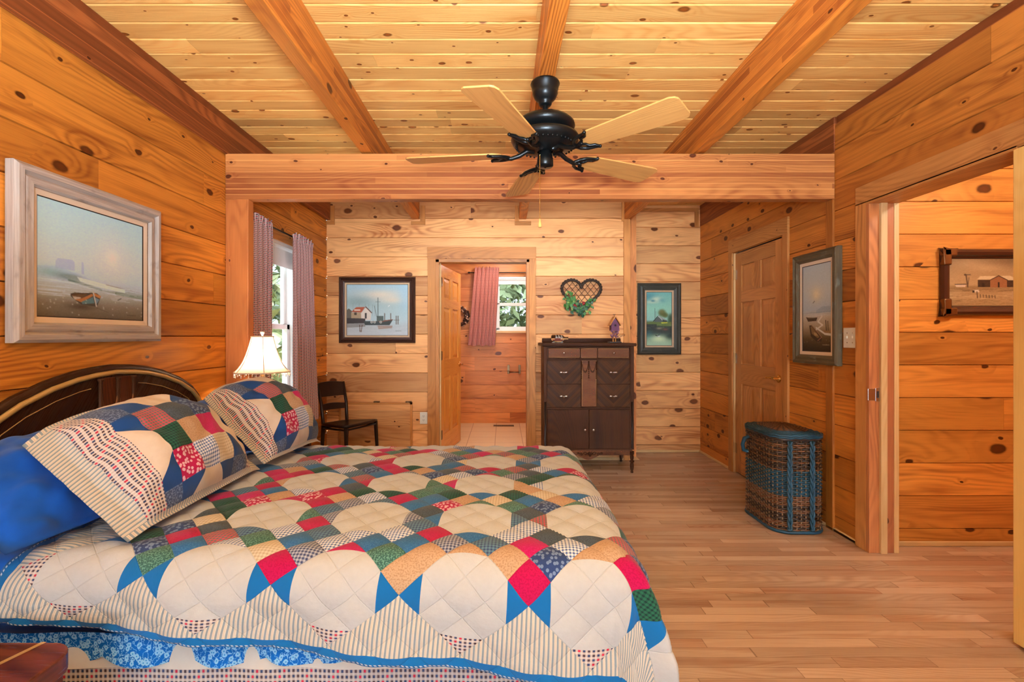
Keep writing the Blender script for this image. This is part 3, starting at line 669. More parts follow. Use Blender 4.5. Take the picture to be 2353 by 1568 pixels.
mb = MB(); mb.box((-1.4, Y1+.12, 0), (DX0-.02, Y1+.13, 2.5)); mb.box((DX1+.02, Y1+.12, 0), (1.4, Y1+.13, 2.5)); mb.box((DX0-.02, Y1+.12, DZ1), (DX1+.02, Y1+.13, 2.5)); struct(mb.build('wall_bathroom_front', pine_bath))
mb = MB(); mb.box((XR+.06, CY0-.1, 0), (XR+.08, CY1+.1, 2.2)); struct(mb.build('wall_closet', dark_wood))
# beams
def beam(lo, hi, mat, name='ceiling_beam', label=None, ax=None):
    mb = MB(); mb.box(lo, hi, ax=ax, lamb=True); return struct(mb.build(name, mat, bevel=.004), label)
for cx, ye in ((-.887, Y1), (.205, Y1), (1.281, Y2)):
    beam((cx-.0365, YR, 2.46), (cx+.0365, ye-.002, ZC), fir_beam, ax=1)
beam((XL+.001, YR, 2.445), (XL+.014, 3.75, ZC), fir_dark, ax=1); beam((XL+.001, 3.75, 2.45), (XL+.04, Y1-.002, ZC), fir_dark, ax=1)
beam((XR+.008, YR, 2.6), (XR+.03, YB, ZC), fir_dark, ax=1); beam((XR-.006, YB+.002, 2.46), (XR+.03, Y2-.002, ZC), fir_dark, ax=1)
beam((XL+.002, YB, 2.155), (XR-.002, YB+.075, 2.45), fir_cross, 'cross_beam', ax=0)
mb = MB(); mb.box((XL+.002, YB+.002, 0), (-1.65, YB+.07, 2.155), ax=2); struct(mb.build('trim_post', fir_post, bevel=.004))
# trims
tn = [0]
def trim(lo, hi, mat=None, name=None, bevel=.002):
    tn[0] += 1; mb = MB(); mb.box(lo, hi); return struct(mb.build(name or f'trim_{tn[0]}', mat or trim_wood, bevel=bevel))
trim((XR-.014, YB+.004, 0), (XR+.002, YB+.07, 2.155), pine_right)
trim((1.235, Y1-.018, 0), (1.302, Y1+.02, 2.46))
trim((1.215, Y1-.016, 2.44), (1.243, Y1-.001, ZC))
trim((-.841, Y1-.014, 2.44), (-.79, Y1-.001, 2.6)); trim((-.935, Y1-.014, 2.405), (-.79, Y1-.001, 2.44))
trim((.125, Y1-.014, 2.44), (.167, Y1-.001, 2.6)); trim((.125, Y1-.014, 2.4), (.29, Y1-.001, 2.44))
trim((XL+.041, Y1-.014, 2.44), (XL+.085, Y1-.001, 2.6)); trim((XL+.001, Y1-.014, 2.405), (XL+.085, Y1-.001, 2.44))
trim((2.09, Y2-.016, 2.45), (2.135, Y2-.001, 2.62)); trim((1.32, Y2-.016, 2.62), (2.135, Y2-.001, 2.66))
# bathroom door casing and jambs
trim((-.765, Y1-.02, 0), (-.683, Y1-.001, DZ1+.005)); trim((.272, Y1-.02, 0), (.338, Y1-.001, DZ1+.005)); trim((-.768, Y1-.02, DZ1+.005), (.34, Y1-.001, DZ1+.125))
trim((-.684, Y1-.015, 0), (-.648, Y1+.125, DZ1), door_wood); trim((.243, Y1-.015, 0), (.273, Y1+.125, DZ1), door_wood); trim((-.684, Y1-.015, DZ1-.03), (.273, Y1+.125, DZ1+.004), door_wood)
trim((-.66, Y1+.04, 0), (-.636, Y1+.075, DZ1-.03), trim_pale)
# closet door casing
trim((XR-.018, CY1, 0), (XR, CY1+.07, CZ1+.005)); trim((XR-.018, CY0-.07, 0), (XR, CY0, CZ1+.005)); trim((XR-.018, CY0-.07, CZ1+.005), (XR, CY1+.07, CZ1+.13))
trim((XR-.006, CY1-.022, 0), (XR+.05, CY1, CZ1), trim_pale); trim((XR-.006, CY0, 0), (XR+.05, CY0+.018, CZ1), door_wood)
# hall doorway casing and jambs
trim((XR-.02, HY1+.005, 0), (XR, HY1+.09, HZ1+.02)); trim((XR-.02, .9, HZ1+.01), (XR, HY1+.09, HZ1+.12))
trim((XR-.02, HY1-.018, 0), (2.205, HY1+.006, HZ1), wood('jamb_a', lin(190, 120, 70), lin(130, 72, 42), kden=.1, gs=.8))
trim((2.195, HY1-.033, 0), (2.232, HY1-.016, HZ1), trim_pale); trim((2.2, HY1-.018, 0), (2.292, HY1+.006, HZ1), wood('jamb_b', lin(176, 108, 66), lin(120, 66, 40), kden=.05, gs=.8)); trim((2.28, HY1-.022, 0), (2.308, HY1+.07, HZ1+.05), trim_pale)
trim((XR-.02, HY0, HZ1), (2.3, HY1+.006, HZ1+.02), trim_wood); trim((XR-.0, HY0-.02, 0), (2.3, HY0, HZ1), trim_wood)
# baseboards
for nm, lo, hi in (('baseboard_right', (XR-.014, YB-.25, 0), (XR, CY0-.07, .024)), ('baseboard_right_far', (XR-.014, CY1+.07, 0), (XR, Y2, .024)), ('baseboard_alcove', (1.302, Y2-.014, 0), (XR-.014, Y2, .026)),
                   ('baseboard_hall', (2.31, 2.836, 0), (3.75, 2.85, .03)), ('baseboard_back', (.34, Y1-.014, 0), (1.235, Y1, .026)), ('baseboard_left', (XL, YB+.07, 0), (XL+.014, Y1, .026))):
    trim(lo, hi, trim_pale, nm, .006)
trim((XR-.014, HY1+.09, 0), (XR, YB+.004, .026), trim_pale, 'baseboard_right_near', .006)
# windows
def window(name, o, ud, nd, w, z0, z1, depth=.1, label=None):
    """o: base corner on wall plane, ud along the wall, nd into the room"""
    o, ud, nd = Vector(o), Vector(ud), Vector(nd)
    def bx(mb, a0, a1, h0, h1, d0, d1, m=0):
        ps = [o+ud*a+nd*d+Z*h for a in (a0, a1) for d in (d0, d1) for h in (h0, h1)]
        mb.box([min(p[i] for p in ps) for i in range(3)], [max(p[i] for p in ps) for i in range(3)], m=m)
    cas = MB()
    for a0, a1, h0, h1 in ((-.07, 0, z0-.08, z1), (w, w+.07, z0-.08, z1), (-.07, w+.07, z1, z1+.08)): bx(cas, a0, a1, h0, h1, 0, .016)
    root = struct(cas.build(name, trim_wood, bevel=.002), label)
    fr = MB()
    for a0, a1, h0, h1 in ((0, .03, z0, z1), (w-.03, w, z0, z1), (0, w, z0, z0+.03), (0, w, z1-.03, z1)): bx(fr, a0, a1, h0, h1, -depth-.02, .004)
    fr.build('frame', white_paint, root)
    sl = MB(); bx(sl, -.05, w+.05, z0-.02, z0+.012, -.02, .045); sl.build('sill', trim_pale, root, bevel=.004)
    zm = (z0+z1)/2
    for h0, h1, d in ((z0+.03, zm+.02, -depth*.55), (zm-.02, z1-.03, -depth*.85)):
        sa = MB()
        for a0, a1, g0, g1 in ((.03, .075, h0, h1), (w-.075, w-.03, h0, h1), (.03, w-.03, h0, h0+.045), (.03, w-.03, h1-.04, h1)): bx(sa, a0, a1, g0, g1, d-.03, d)
        s = sa.build('sash', white_paint, root, bevel=.003)
        pn = MB(); bx(pn, .07, w-.07, h0+.04, h1-.035, d-.018, d-.014); pn.build('pane', glass, s)
    return root
window('window_1', (XL, WY0, 0), Y, X, WY1-WY0, WZ0, WZ1)
window('window_2', (BWX0, 6.86, 0), X, -Y, BWX1-BWX0, BWZ0, BWZ1)
rb = MB(); rb.box((XL-.03, WY0+.035, 1.84), (XL-.026, WY1-.035, WZ1-.01)); rb.tube([(XL-.03, WY0+.03, WZ1-.03), (XL-.03, WY1-.03, WZ1-.03)], .018, 12)
tag(rb.build('roller_blind', roller_m), 'white roller blind pulled a little down in the window behind the lamp', 'blind')
rb = MB(); rb.box((BWX0+.035, 6.88, 2.02), (BWX1-.035, 6.884, BWZ1-.02)); rb.tube([(BWX0+.03, 6.88, BWZ1-.04), (BWX1-.03, 6.88, BWZ1-.04)], .016, 12); rb.box((.33, 6.87, 1.99), (.52, 6.882, 2.03))
tag(rb.build('roller_blind', roller_m), 'white roller blind at the top of the bathroom window', 'blind')
for nm, x0, x1 in (('window_3', -1.6, .1), ('window_4', .4, 2.0)): window(nm, (x0, YE, 0), X, Y, x1-x0, .15, 2.25)

# ------------------------------------------------------------------ doors
def panel_door(name, w, h, mat, label, M, th=.035, handle=1, hinges=True):
    """local: x 0..w from hinge edge, y thickness, z up"""
    root = MB(); T = lambda b: b
    st, mid = .105, .1; rails = [(0, .2), (.82, 1.0), (1.56, 1.66), (h-.12, h)]
    root.box((0, 0, 0), (st, th, h), ax=2, M=M); root.box((w-st, 0, 0), (w, th, h), ax=2, M=M)
    for a, b in rails: root.box((st, 0, a), (w-st, th, b), ax=0, M=M)
    for (a, b), (c, d) in zip(rails, rails[1:]): root.box((w/2-mid/2, 0, b), (w/2+mid/2, th, c), ax=2, M=M)
    o = struct(root.build(name, mat, bevel=.002), label)
    for (a, b), (c, d) in zip(rails, rails[1:]):
        for x0, x1 in ((st, w/2-mid/2), (w/2+mid/2, w-st)):
            p = MB(); bb = R.random()*.9
            for sd in (0, 1):
                ya, yb = (th*.36, th*.1) if sd == 0 else (th*.64, th*.9)
                def rg(i, yy): return [(x0+i, yy, b+i), (x1-i, yy, b+i), (x1-i, yy, c-i), (x0+i, yy, c-i)]
                L = [rg(0, ya), rg(.012, ya), rg(.045, yb)]
                for q, r in zip(L, L[1:]):
                    for i in range(4):
                        j = (i+1) % 4; f = [q[i], q[j], r[j], r[i]]
                        p.face([M @ Vector(v) for v in f], [(v[2], v[0]) for v in f], bb)
                p.face([M @ Vector(v) for v in L[2]], [(v[2], v[0]) for v in L[2]], bb)
            p.build('panel', mat, o)
    for sd in ((0,) if handle == 1 else (1,) if handle == 2 else (0, 1)):
        y = 0 if sd == 0 else th; s = -1 if sd == 0 else 1
        k = MB(); q = MB()
        k.lathe([(.001, 0), (.03, 0), (.031, .004), (.024, .01), (.012, .013), (.011, .04), (.001, .042)], M @ Vector((w-.06, y, .92)), 20, (M.to_3x3() @ Matrix.Rotation(PI/2*(1 if s < 0 else -1), 3, 'X')).to_4x4())
        ro = k.build('handle_rose', brass, o)
        k.v = []; q.tube([M @ Vector((w-.06, y+s*.04, .92)), M @ Vector((w-.08, y+s*.048, .922)), M @ Vector((w-.12, y+s*.05, .926)), M @ Vector((w-.165, y+s*.046, .918))], lambda t: .0095-.002*t, 8)
        q.build('handle_lever', brass, o)
    if hinges:
        for z in (.22, 1.05, 1.82):
            k = MB(); k.box((-.012, -.006, z-.045), (.03, .002, z+.045), M=M); k.tube([M @ Vector((-.006, -.006, z-.047)), M @ Vector((-.006, -.006, z+.047))], .007, 8)
            k.build('hinge', steel if mat is not door_gold else bronze, o)
    return o
# closet door in the right wall; hinge at the far side
M = Matrix.Translation((XR+.006, CY1-.02, .012)) @ Matrix.Rotation(-PI/2, 4, 'Z')
panel_door('door_1', CY1-CY0-.04, 2.015, door_wood, 'closed pine six-panel closet door beside the wicker hamper', M @ Matrix.Scale(1, 4), handle=1)
# bathroom door, open into the bathroom
M = Matrix.Translation((-.642, Y1+.1, .012)) @ Matrix.Rotation(math.radians(80), 4, 'Z')
panel_door('door_2', .78, 2.0, door_gold, 'golden pine six-panel door standing open into the bathroom', M, handle=3)
# hall door folded back flat against the right wall
mb = MB(); mb.box((2.08, 1.13, .018), (2.117, 1.925, 2.025), ax=2)
hd = struct(mb.build('door_3', maple, bevel=.003), 'plain pale wood door leaf folded back at the picture edge')
for z in (.25, 1.05, 1.8):
    k = MB(); k.tube([(2.14, 1.935, z-.045), (2.14, 1.935, z+.045)], .008, 8); k.box((2.12, 1.92, z-.045), (2.15, 1.945, z+.045)); k.build('hinge', steel, hd)
k = MB(); k.box((2.17, HY1-.022, .885), (2.2, HY1-.017, .965)); k.box((2.178, HY1-.024, .905), (2.19, HY1-.0165, .945), m=1); k.box((2.128, HY1-.02, .89), (2.172, HY1-.016, .96))
tag(k.build('strike_plate', [steel, slot_dark], bevel=.002), 'steel strike plate on the doorway jamb beside the light switch', 'strike plate')

# ------------------------------------------------------------------ exterior
mb = MB(); mb.box((-14, -2, -.6), (14, 20, -.55)); struct(mb.build('ground_outside', grass_m))
def bush(loc, r, label, seed):
    rr = random.Random(seed); mb = MB()
    for _ in range(2600):
        a, c = rr.uniform(0, 2*PI), rr.uniform(-1, 1); s = math.sqrt(1-c*c); q = rr.uniform(.55, 1.02)
        p = Vector((s*math.cos(a)*r[0], s*math.sin(a)*r[1], c*r[2]))*q+Vector(loc)
        w = rr.uniform(.1, .22); d = Vector((rr.uniform(-1, 1), rr.uniform(-1, 1), rr.uniform(-.6, 1))).normalized(); e = d.cross(Vector((rr.uniform(-1, 1), rr.uniform(-1, 1), 1))).normalized()
        mb.face([p-d*w, p+e*w*.5, p+d*w, p-e*w*.5])
    return tag(mb.build('garden_bush', bush_m), label, 'bush')
bush((-4.2, 8.0, 1.0), (1.6, 2.4, 1.6), 'grey-green bush outside the window with the checked curtains', 1)
bush((.5, 10.5, 1.9), (2.8, .8, 1.3), 'sunlit green bush outside the bathroom window', 3)

# ------------------------------------------------------------------ wall fittings
def plate(name, label, cat, o, ud, nd, w, h, kind):
    o, ud, nd = Vector(o), Vector(ud), Vector(nd)
    def bx(mb, a, b, d, M=0):
        ps = [o+ud*x+Z*z+nd*y for x in (a[0], b[0]) for z in (a[1], b[1]) for y in d]
        mb.box([min(p[i] for p in ps) for i in range(3)], [max(p[i] for p in ps) for i in range(3)], m=M)
    root = thing(name, label, cat, o)
    mb = MB(); bx(mb, (-w/2, -h/2), (w/2, h/2), (0, .006)); mb.build('cover_plate', white_pl, root, bevel=.002)
    if kind == 'switch':
        for x in (-.023, .023):
            t = MB(); bx(t, (x-.005, -.004), (x+.005, .012), (.005, .016)); t.build('toggle', white_pl, root, bevel=.001)
            for z in (-.03, .03): t = MB(); bx(t, (x-.003, z-.003), (x+.003, z+.003), (.005, .0075)); t.build('screw', steel, root)
    else:
        for z in (-.02, .02):
            t = MB(); bx(t, (-.016, z-.013), (.016, z+.013), (.005, .0085)); r = t.build('socket', white_pl, root, bevel=.003)
            t = MB(); bx(t, (-.008, z-.003), (-.005, z+.007), (.008, .009)); bx(t, (.005, z-.003), (.008, z+.007), (.008, .009)); bx(t, (-.002, z-.01), (.002, z-.006), (.008, .009)); t.build('slot', slot_dark, r)
plate('light_switch', 'white double toggle light switch by the hall doorway casing', 'light switch', (XR, 2.922, 1.255), Y, -X, .115, .125, 'switch')
plate('power_outlet', 'ivory double power outlet low on the wall beside the bathroom door casing', 'power outlet', (-.807, Y1, .428), X, -Y, .076, .122, 'outlet')
# low access hatch behind the chair
hx0, hx1, hz0, hz1 = -1.67, -.921, .06, .59
r = thing('access_hatch', 'low pine wall hatch with two hinges behind the dark chair', 'hatch', (hx0, Y1, hz0))
mb = MB()
for i, (a, b) in enumerate(((hz0+.02, .2), (.2, .36), (.36, .505), (.505, hz1-.02))): mb.box((hx0+.02, Y1-.016, a), (hx1-.02, Y1-.006, b-.001), ax=0)
mb.build('door_board', pine_far, r)
mb = MB(); mb.box((hx0, Y1-.02, hz1-.022), (hx1, Y1-.001, hz1), ax=0); mb.box((hx0, Y1-.02, hz0), (hx1, Y1-.001, hz0+.022), ax=0); mb.box((hx0, Y1-.02, hz0), (hx0+.022, Y1-.001, hz1), ax=2); mb.box((hx1-.022, Y1-.02, hz0), (hx1, Y1-.001, hz1), ax=2); mb.build('frame', trim_wood, r, bevel=.002)
for cx in (-1.285, -.96):
    k = MB(); k.box((cx-.03, Y1-.012, hz1), (cx+.03, Y1-.001, hz1+.012)); k.tube([(cx-.03, Y1-.016, hz1+.002), (cx+.03, Y1-.016, hz1+.002)], .007, 8); k.build('hinge', bronze, r)
# bathroom fittings
vt = thing('floor_vent', 'brown metal floor vent set in the bathroom tiles', 'vent', (.05, 6.6, 0))
mb = MB(); mb.box((-.13, 6.6, .002), (.16, 6.7, .008)); mb.build('vent_plate', bronze, vt, bevel=.002)
mb = MB()
for i in range(20): mb.box((-.115+i*.0135, 6.612, .006), (-.108+i*.0135, 6.688, .0095))
mb.build('slats', slot_dark, vt)
ph = thing('paper_holder', 'bronze toilet paper holder on the bathroom wall below the window', 'paper holder', (.15, 6.86, .82))
for x in (.085, .245): mb = MB(); mb.box((x-.016, 6.835, .72), (x+.016, 6.859, .85)); mb.box((x-.012, 6.77, .735), (x+.012, 6.84, .765)); mb.build('wall_mount', bronze, ph, bevel=.002)
mb = MB(); mb.tube([(.085, 6.78, .75), (.245, 6.78, .75)], .011, 10); mb.build('roller', bronze, ph)
# ------------------------------------------------------------------ pictures
picture('framed_painting', 'large painting of a beached rowing boat in a weathered grey frame above the bed', (XL+.005, 1.703, 1.24), Y, Z, X, .735, .668,
        [(0, 0), (0, .03), (.012, .04), (.03, .042), (.04, .026), (.05, .034), (.07, .036), (.078, .022)], frame_grey, beach(), .022)
picture('framed_painting', 'harbour painting with a white hut and fishing boat above the dark chair', (-1.667, Y1-.004, 1.197), X, Z, -Y, .777, .672,
        [(0, 0), (0, .02), (.01, .03), (.02, .02), (.03, .034), (.045, .02), (.058, .016)], frame_brown, harbour(), .016, inner=plain('liner_tan', lin(206, 176, 138), .7))
picture('framed_painting', 'tall painting of a lakeside cottage in a dark green-black frame beside the tall dresser', (1.468, Y2-.004, 1.066), X, Z, -Y, .47, .776,
        [(0, 0), (0, .02), (.015, .032), (.03, .022), (.05, .028), (.078, .016)], frame_green, cottage(), .018, inner=plain('liner_tan2', lin(198, 166, 130), .7))
picture('framed_painting', 'tall narrow painting of two boats on a misty inlet, beside the light switch', (XR-.004, 3.452, 1.075), -Y, Z, -X, .462, .766,
        [(0, 0), (0, .03), (.014, .04), (.028, .03), (.044, .034), (.062, .02)], frame_teal, inlet(), .022)
fp = picture('framed_painting', 'sepia painting of a barn and windmill in a rounded dark frame in the hall', (2.632, 2.847, 1.39), X, Z, -Y, .62, .4,
        [(0, 0), (0, .012), (.008, .026), (.022, .032), (.038, .026), (.046, .012)], frame_tube, farm(), .008, inner=frame_tube)
for (a, b) in (((2.632, 1.39), 1), ((2.632, 1.79), -1)):
    k = MB(); k.box((a[0]-.001, 2.81, a[1] if b > 0 else a[1]-.046), (a[0]+.08, 2.845, a[1]+.046 if b > 0 else a[1])); k.box((a[0]-.001, 2.81, a[1] if b > 0 else a[1]-.1), (a[0]+.046, 2.845, a[1]+.1 if b > 0 else a[1])); k.build('corner_cap', bronze, fp, bevel=.008, seg=3)

# ------------------------------------------------------------------ ceiling fan
FX, FY = .2, 2.223
fan = thing('ceiling_fan', 'black five-blade ceiling fan with oak blades hanging from the middle ceiling beam', 'ceiling fan', (FX, FY, 2.46))
c0 = (FX, FY, 0)
mb = MB(); mb.lathe([(.001, 2.459), (.066, 2.459), (.069, 2.45), (.064, 2.44), (.062, 2.425), (.058, 2.412), (.06, 2.406), (.05, 2.385), (.038, 2.372), (.03, 2.366), (.031, 2.358), (.026, 2.35), (.001, 2.348)], c0, 32); mb.build('canopy', black_metal, fan)
mb = MB(); mb.lathe([(.0125, 2.36), (.0125, 2.32), (.016, 2.318), (.022, 2.305), (.026, 2.29), (.02, 2.28)], c0, 20); mb.build('downrod', black_metal, fan)
mb = MB(); mb.lathe([(.001, 2.292), (.05, 2.292), (.09, 2.288), (.12, 2.278), (.137, 2.262), (.14, 2.248), (.132, 2.234), (.112, 2.226), (.1, 2.222), (.1, 2.212), (.13, 2.21), (.155, 2.2), (.161, 2.186), (.15, 2.166), (.12, 2.152), (.08, 2.142), (.05, 2.135), (.036, 2.132)], c0, 40); mo = mb.build('motor_housing', black_metal, fan)
mb = MB()
for i in range(40):
    a = 2*PI*i/40; mb.ball((FX+.136*math.cos(a), FY+.136*math.sin(a), 2.157), .0055, 5)
mb.build('vent_beads', black_metal, mo)
mb = MB(); mb.lathe([(.03, 2.20), (.031, 2.12), (.034, 2.118), (.034, 2.105), (.038, 2.1), (.039, 2.068), (.034, 2.062), (.008, 2.06), (.001, 2.056)], c0, 28); mb.build('switch_housing', black_metal, fan)
for i in range(5):
    M = Matrix.Translation((FX, FY, 2.125)) @ Matrix.Rotation(math.radians(-44+72*i), 4, 'Z') @ Matrix.Rotation(math.radians(-10), 4, 'X')
    mb = MB(); ts = np.linspace(0, 1, 24); b = R.random()*.9; th = .0035
    def wd(t): return .056+.018*t
    out = []
    r0, r1 = .2, .665
    up = [(r0+.005, .022), (r0+.02, .042), (r0+.05, .055)]+[(r0+.05+(r1-.03-r0-.05)*t, wd(t)) for t in (.25, .5, .75, 1)]+[(r1-.01, .066), (r1-.001, .052)]
    ol = [(x, y) for x, y in up]+[(x, -y) for x, y in reversed(up)]
    for zz, rev in ((th, 0), (-th, 1)):
        f = [M @ Vector((x, y, zz)) for x, y in ol]; uv = [(x, y) for x, y in ol]
        if rev == 0: f.reverse(); uv.reverse()
        mb.face(f, uv, b)
    n = len(ol)
    for k in range(n):
        j = (k+1) % n; mb.face([M @ Vector((*ol[k], -th)), M @ Vector((*ol[j], -th)), M @ Vector((*ol[j], th)), M @ Vector((*ol[k], th))], [(ol[k][0], .1)]*4, b)
    mb.build('blade', oak_blade, fan, bevel=.0015)
    k = MB(); Mz = Matrix.Translation((FX, FY, 2.125)) @ Matrix.Rotation(math.radians(-44+72*i), 4, 'Z')
    k.tube([Mz @ Vector(p) for p in ((.05, 0, .012), (.085, 0, .016), (.12, 0, -.004), (.16, 0, -.016), (.2, 0, -.012))], lambda t: .0125-.003*t, 8)
    for s in (-1, 1):
        k.tube([M @ Vector(p) for p in ((.17, 0, -.012), (.185, s*.03, -.012), (.21, s*.048, -.011), (.245, s*.055, -.01), (.262, s*.062, -.01))], lambda t: .0095-.003*t, 7)
        k.tube([M @ Vector(p) for p in ((.262, s*.062, -.01), (.25, s*.04, -.01), (.225, s*.034, -.01), (.218, s*.016, -.01), (.19, 0, -.011))], lambda t: .0065, 7)
        k.ball(M @ Vector((.262, s*.063, -.009)), .008, 6); k.ball(M @ Vector((.222, s*.034, -.008)), .006, 6)
    k.ball(M @ Vector((.205, 0, -.01)), .009, 6)
    k.build('blade_iron', black_metal, fan)
mb = MB(); mb.tube([(.172, 2.186, 2.105), (.172, 2.18, 2.09), (.172, 2.18, 1.81)], .0016, 6)
for i in range(60): mb.ball((.172, 2.18, 2.09-i*.0047), .0022, 4)
pc = mb.build('pull_chain', brass, fan)
mb = MB(); mb.lathe([(.001, .04), (.003, .038), (.004, .028), (.0085, .012), (.009, .006), (.007, 0), (.001, 0)], (.172, 2.18, 1.768), 14); mb.build('chain_bell', maple, pc)

# ------------------------------------------------------------------ bed
QZ = .634
EN, EFAR, EF, RC = 1.415, 2.67, .315, .11
def drop(s):
    if s <= 0: return 0.0, 0.0
    q = s/RC
    if q < 1.45: return RC*math.sin(q), RC*(1-math.cos(q))
    e = (s-1.45*RC)*.82; return RC*math.sin(1.45)+e*.13, RC*(1-math.cos(1.45))+e*.985
PH = .05
def quilt_pt(p, q):
    a = .269+p*math.cos(PH)+q*math.sin(PH); b = 1.593-p*math.sin(PH)+q*math.cos(PH)
    if q < -.2: b += -.075*(p+.35)*min(1, (-.2-q)/.38)**1.6
    sx = max(0, a-EF); sy = (EN-b) if b < EN else (b-EFAR if b > EFAR else 0); sg = -1 if b < EN else 1
    s = math.hypot(sx, sy)
    o, d = drop(s)
    x, y = min(a, EF), min(max(b, EN), EFAR)
    if s > 0:
        th = math.atan2(sy, sx); w = math.sin(2*th)**2
        fl = min(1, s/.35)
        o += w*.05*fl+.016*fl*math.sin(a*13+b*5+1)*(1 if sx*sy == 0 else .4)+w*.03*fl*math.sin(th*10)
        x += o*sx/s; y += sg*o*sy/s
    k = 1/(math.sqrt(2)*BS); U, V = (p+q)*k+.5, (q-p)*k+.5
    pf = .009*(abs(math.sin(3*PI*U)*math.sin(3*PI*V)))**.5+.009*nz(p*2.2, q*2.2, 4)+.004*nz(p*7, q*7, 1)
    cr = .012*math.sin(PI*min(max((b-EN)/(EFAR-EN), 0), 1))
    z = QZ-d+cr
    if s > 0: n = min(1, d/RC); x += pf*n*sx/s; y += sg*pf*n*sy/s; z += pf*(1-n)
    else: z += pf
    return (x, y, max(z, .03))
np_, nq = 216, 222
pp = np.linspace(-1.665, .585, np_); qq = np.linspace(-.582, 1.66, nq)
pts = [[quilt_pt(p, q) for q in qq] for p in pp]; uvs = [[(p, q) for q in qq] for p in pp]
mb = MB(); mb.grid(pts, uvs=uvs)
qo = mb.build('quilt', quilt_m); qm = qo.modifiers.new('t', 'SOLIDIFY'); qm.thickness = .008; qm.offset = -1 if qo.data.polygons[20000].normal.z > 0 else 1
tag(qo, 'patchwork quilt of cream octagons and coloured squares with blue binding spread over the bed', 'quilt')
bed = thing('bed', 'double bed with a dark arched walnut headboard and blue-sheeted mattress', 'bed', (-.7, 2.05, 0))
def rbox(mb, lo, hi, r, n=6, m=0, puff=0.0):
    (x0, y0, z0), (x1, y1, z1) = lo, hi; rings = []; prof = [(r, z0)]+[(r*(1-math.sin(t)), z0+r*(1-math.cos(t))) for t in np.linspace(.3, PI/2, n)]
    prof += [(r*(1-math.cos(t)), z1-r+r*math.sin(t)) for t in np.linspace(0, PI/2, n)]+[((x1-x0)/2*.6, z1+puff*.7), ((x1-x0)/2*.999, z1+puff)]
    U = []; L = 0
    for i, (ins, z) in enumerate(prof):
        ins2 = min(ins, min(x1-x0, y1-y0)/2*.99); rr = max(.06-ins, .02); ring = []; uv = []
        for (cx, cy, a0) in ((x1-ins2-rr, y1-ins2-rr, 0), (x0+ins2+rr, y1-ins2-rr, PI/2), (x0+ins2+rr, y0+ins2+rr, PI), (x1-ins2-rr, y0+ins2+rr, 1.5*PI)):
            if cx < (x0+x1)/2 and a0 in (0, 1.5*PI): cx = (x0+x1)/2
            for t in np.linspace(0, PI/2, 5): p = (cx+rr*math.cos(a0+t), cy+rr*math.sin(a0+t), z); ring.append(p); uv.append((p[0]+p[1], p[2]+p[0]*.3))
        rings.append(ring); U.append(uv)
    mb.grid(rings, False, True, U, None, m); return mb
mb = MB(); rbox(mb, (-1.675, 1.375, .375), (.33, 2.73, .612), .05); mb.build('mattress', sheet_cloth, bed)
mb = MB(); mb.box((-1.67, 1.385, .16), (.31, 2.715, .375)); mb.build('box_spring', white_cloth, bed, bevel=.02)
for x in (-1.6, .25):
    for y in (1.45, 2.65): mb = MB(); mb.box((x-.03, y-.03, 0), (x+.03, y+.03, .16)); mb.build('leg', dark_wood, bed)
half = [(0, 1.118), (.1, 1.112), (.19, 1.1), (.30, 1.074), (.42, 1.03), (.515, .978), (.565, .93), (.598, .88), (.617, .82), (.626, .74), (.63, .6), (.63, .3), (.63, .02)]
HYc = 2.093
def arch(ins):
    o = []
    for i, (d, z) in enumerate(half):
        a = half[max(i-1, 0)]; c = half[min(i+1, len(half)-1)]; t = Vector((c[0]-a[0], c[1]-a[1])).normalized()
        if i == 0: t = Vector((1, 0))
        o.append((d+t.y*ins, z-t.x*ins))
    return [(-d, z) for d, z in reversed(o[1:])]+o
def arch_solid(mb, ins, x0, x1, m=0):
    a = arch(ins); n = len(a)
    for i in range(n-1):
        (d0, z0), (d1, z1) = a[i], a[i+1]
        if abs(d1-d0) > 1e-6:
            f = [(x1, HYc+d0, 0.02), (x1, HYc+d1, .02), (x1, HYc+d1, z1), (x1, HYc+d0, z0)]
            mb.face(f, [(p[2]*.7+p[1], p[1]-p[2]*.7) for p in f], .3, m); mb.face([(x0, *p[1:]) for p in reversed(f)], None, .3, m)
        mb.face([(x0, HYc+d0, z0), (x0, HYc+d1, z1), (x1, HYc+d1, z1), (x1, HYc+d0, z0)], [(i*.1, 0), (i*.1+.1, 0), (i*.1+.1, .03), (i*.1, .03)], .3, m)
mb = MB(); arch_solid(mb, 0.0, -1.775, -1.715); hb = mb.build('headboard', head_wood, bed)
def arch_path(ins, x, d0=-9, d1=9):
    a = arch(ins); o = []
    for (p, z), (q, w) in zip(a, a[1:]):
        for t in np.linspace(0, 1, 6)[:-1]: o.append((x, HYc+p+(q-p)*t, z+(w-z)*t))
    o.append((x, HYc+a[-1][0], a[-1][1])); return [p for p in o if d0 <= p[1]-HYc <= d1]
mb = MB(); mb.tube(arch_path(.012, -1.712), .011, 8); mb.build('moulding', gold_line, hb)
mb = MB(); mb.tube(arch_path(-.002, -1.735), .022, 10); mb.build('top_rail', head_wood, hb)
for d0, d1 in ((-9, -.115), (.115, 9)): mb = MB(); mb.tube([p for p in arch_path(.062, -1.7135, d0, d1) if p[2] > .66], .0018, 5); mb.build('inlay_line', gold_line, hb)
mb = MB(); mb.box((-1.715, HYc-.09, .3), (-1.709, HYc+.09, 1.085), ax=2); mb.build('centre_panel', walnut_red, hb, bevel=.002)
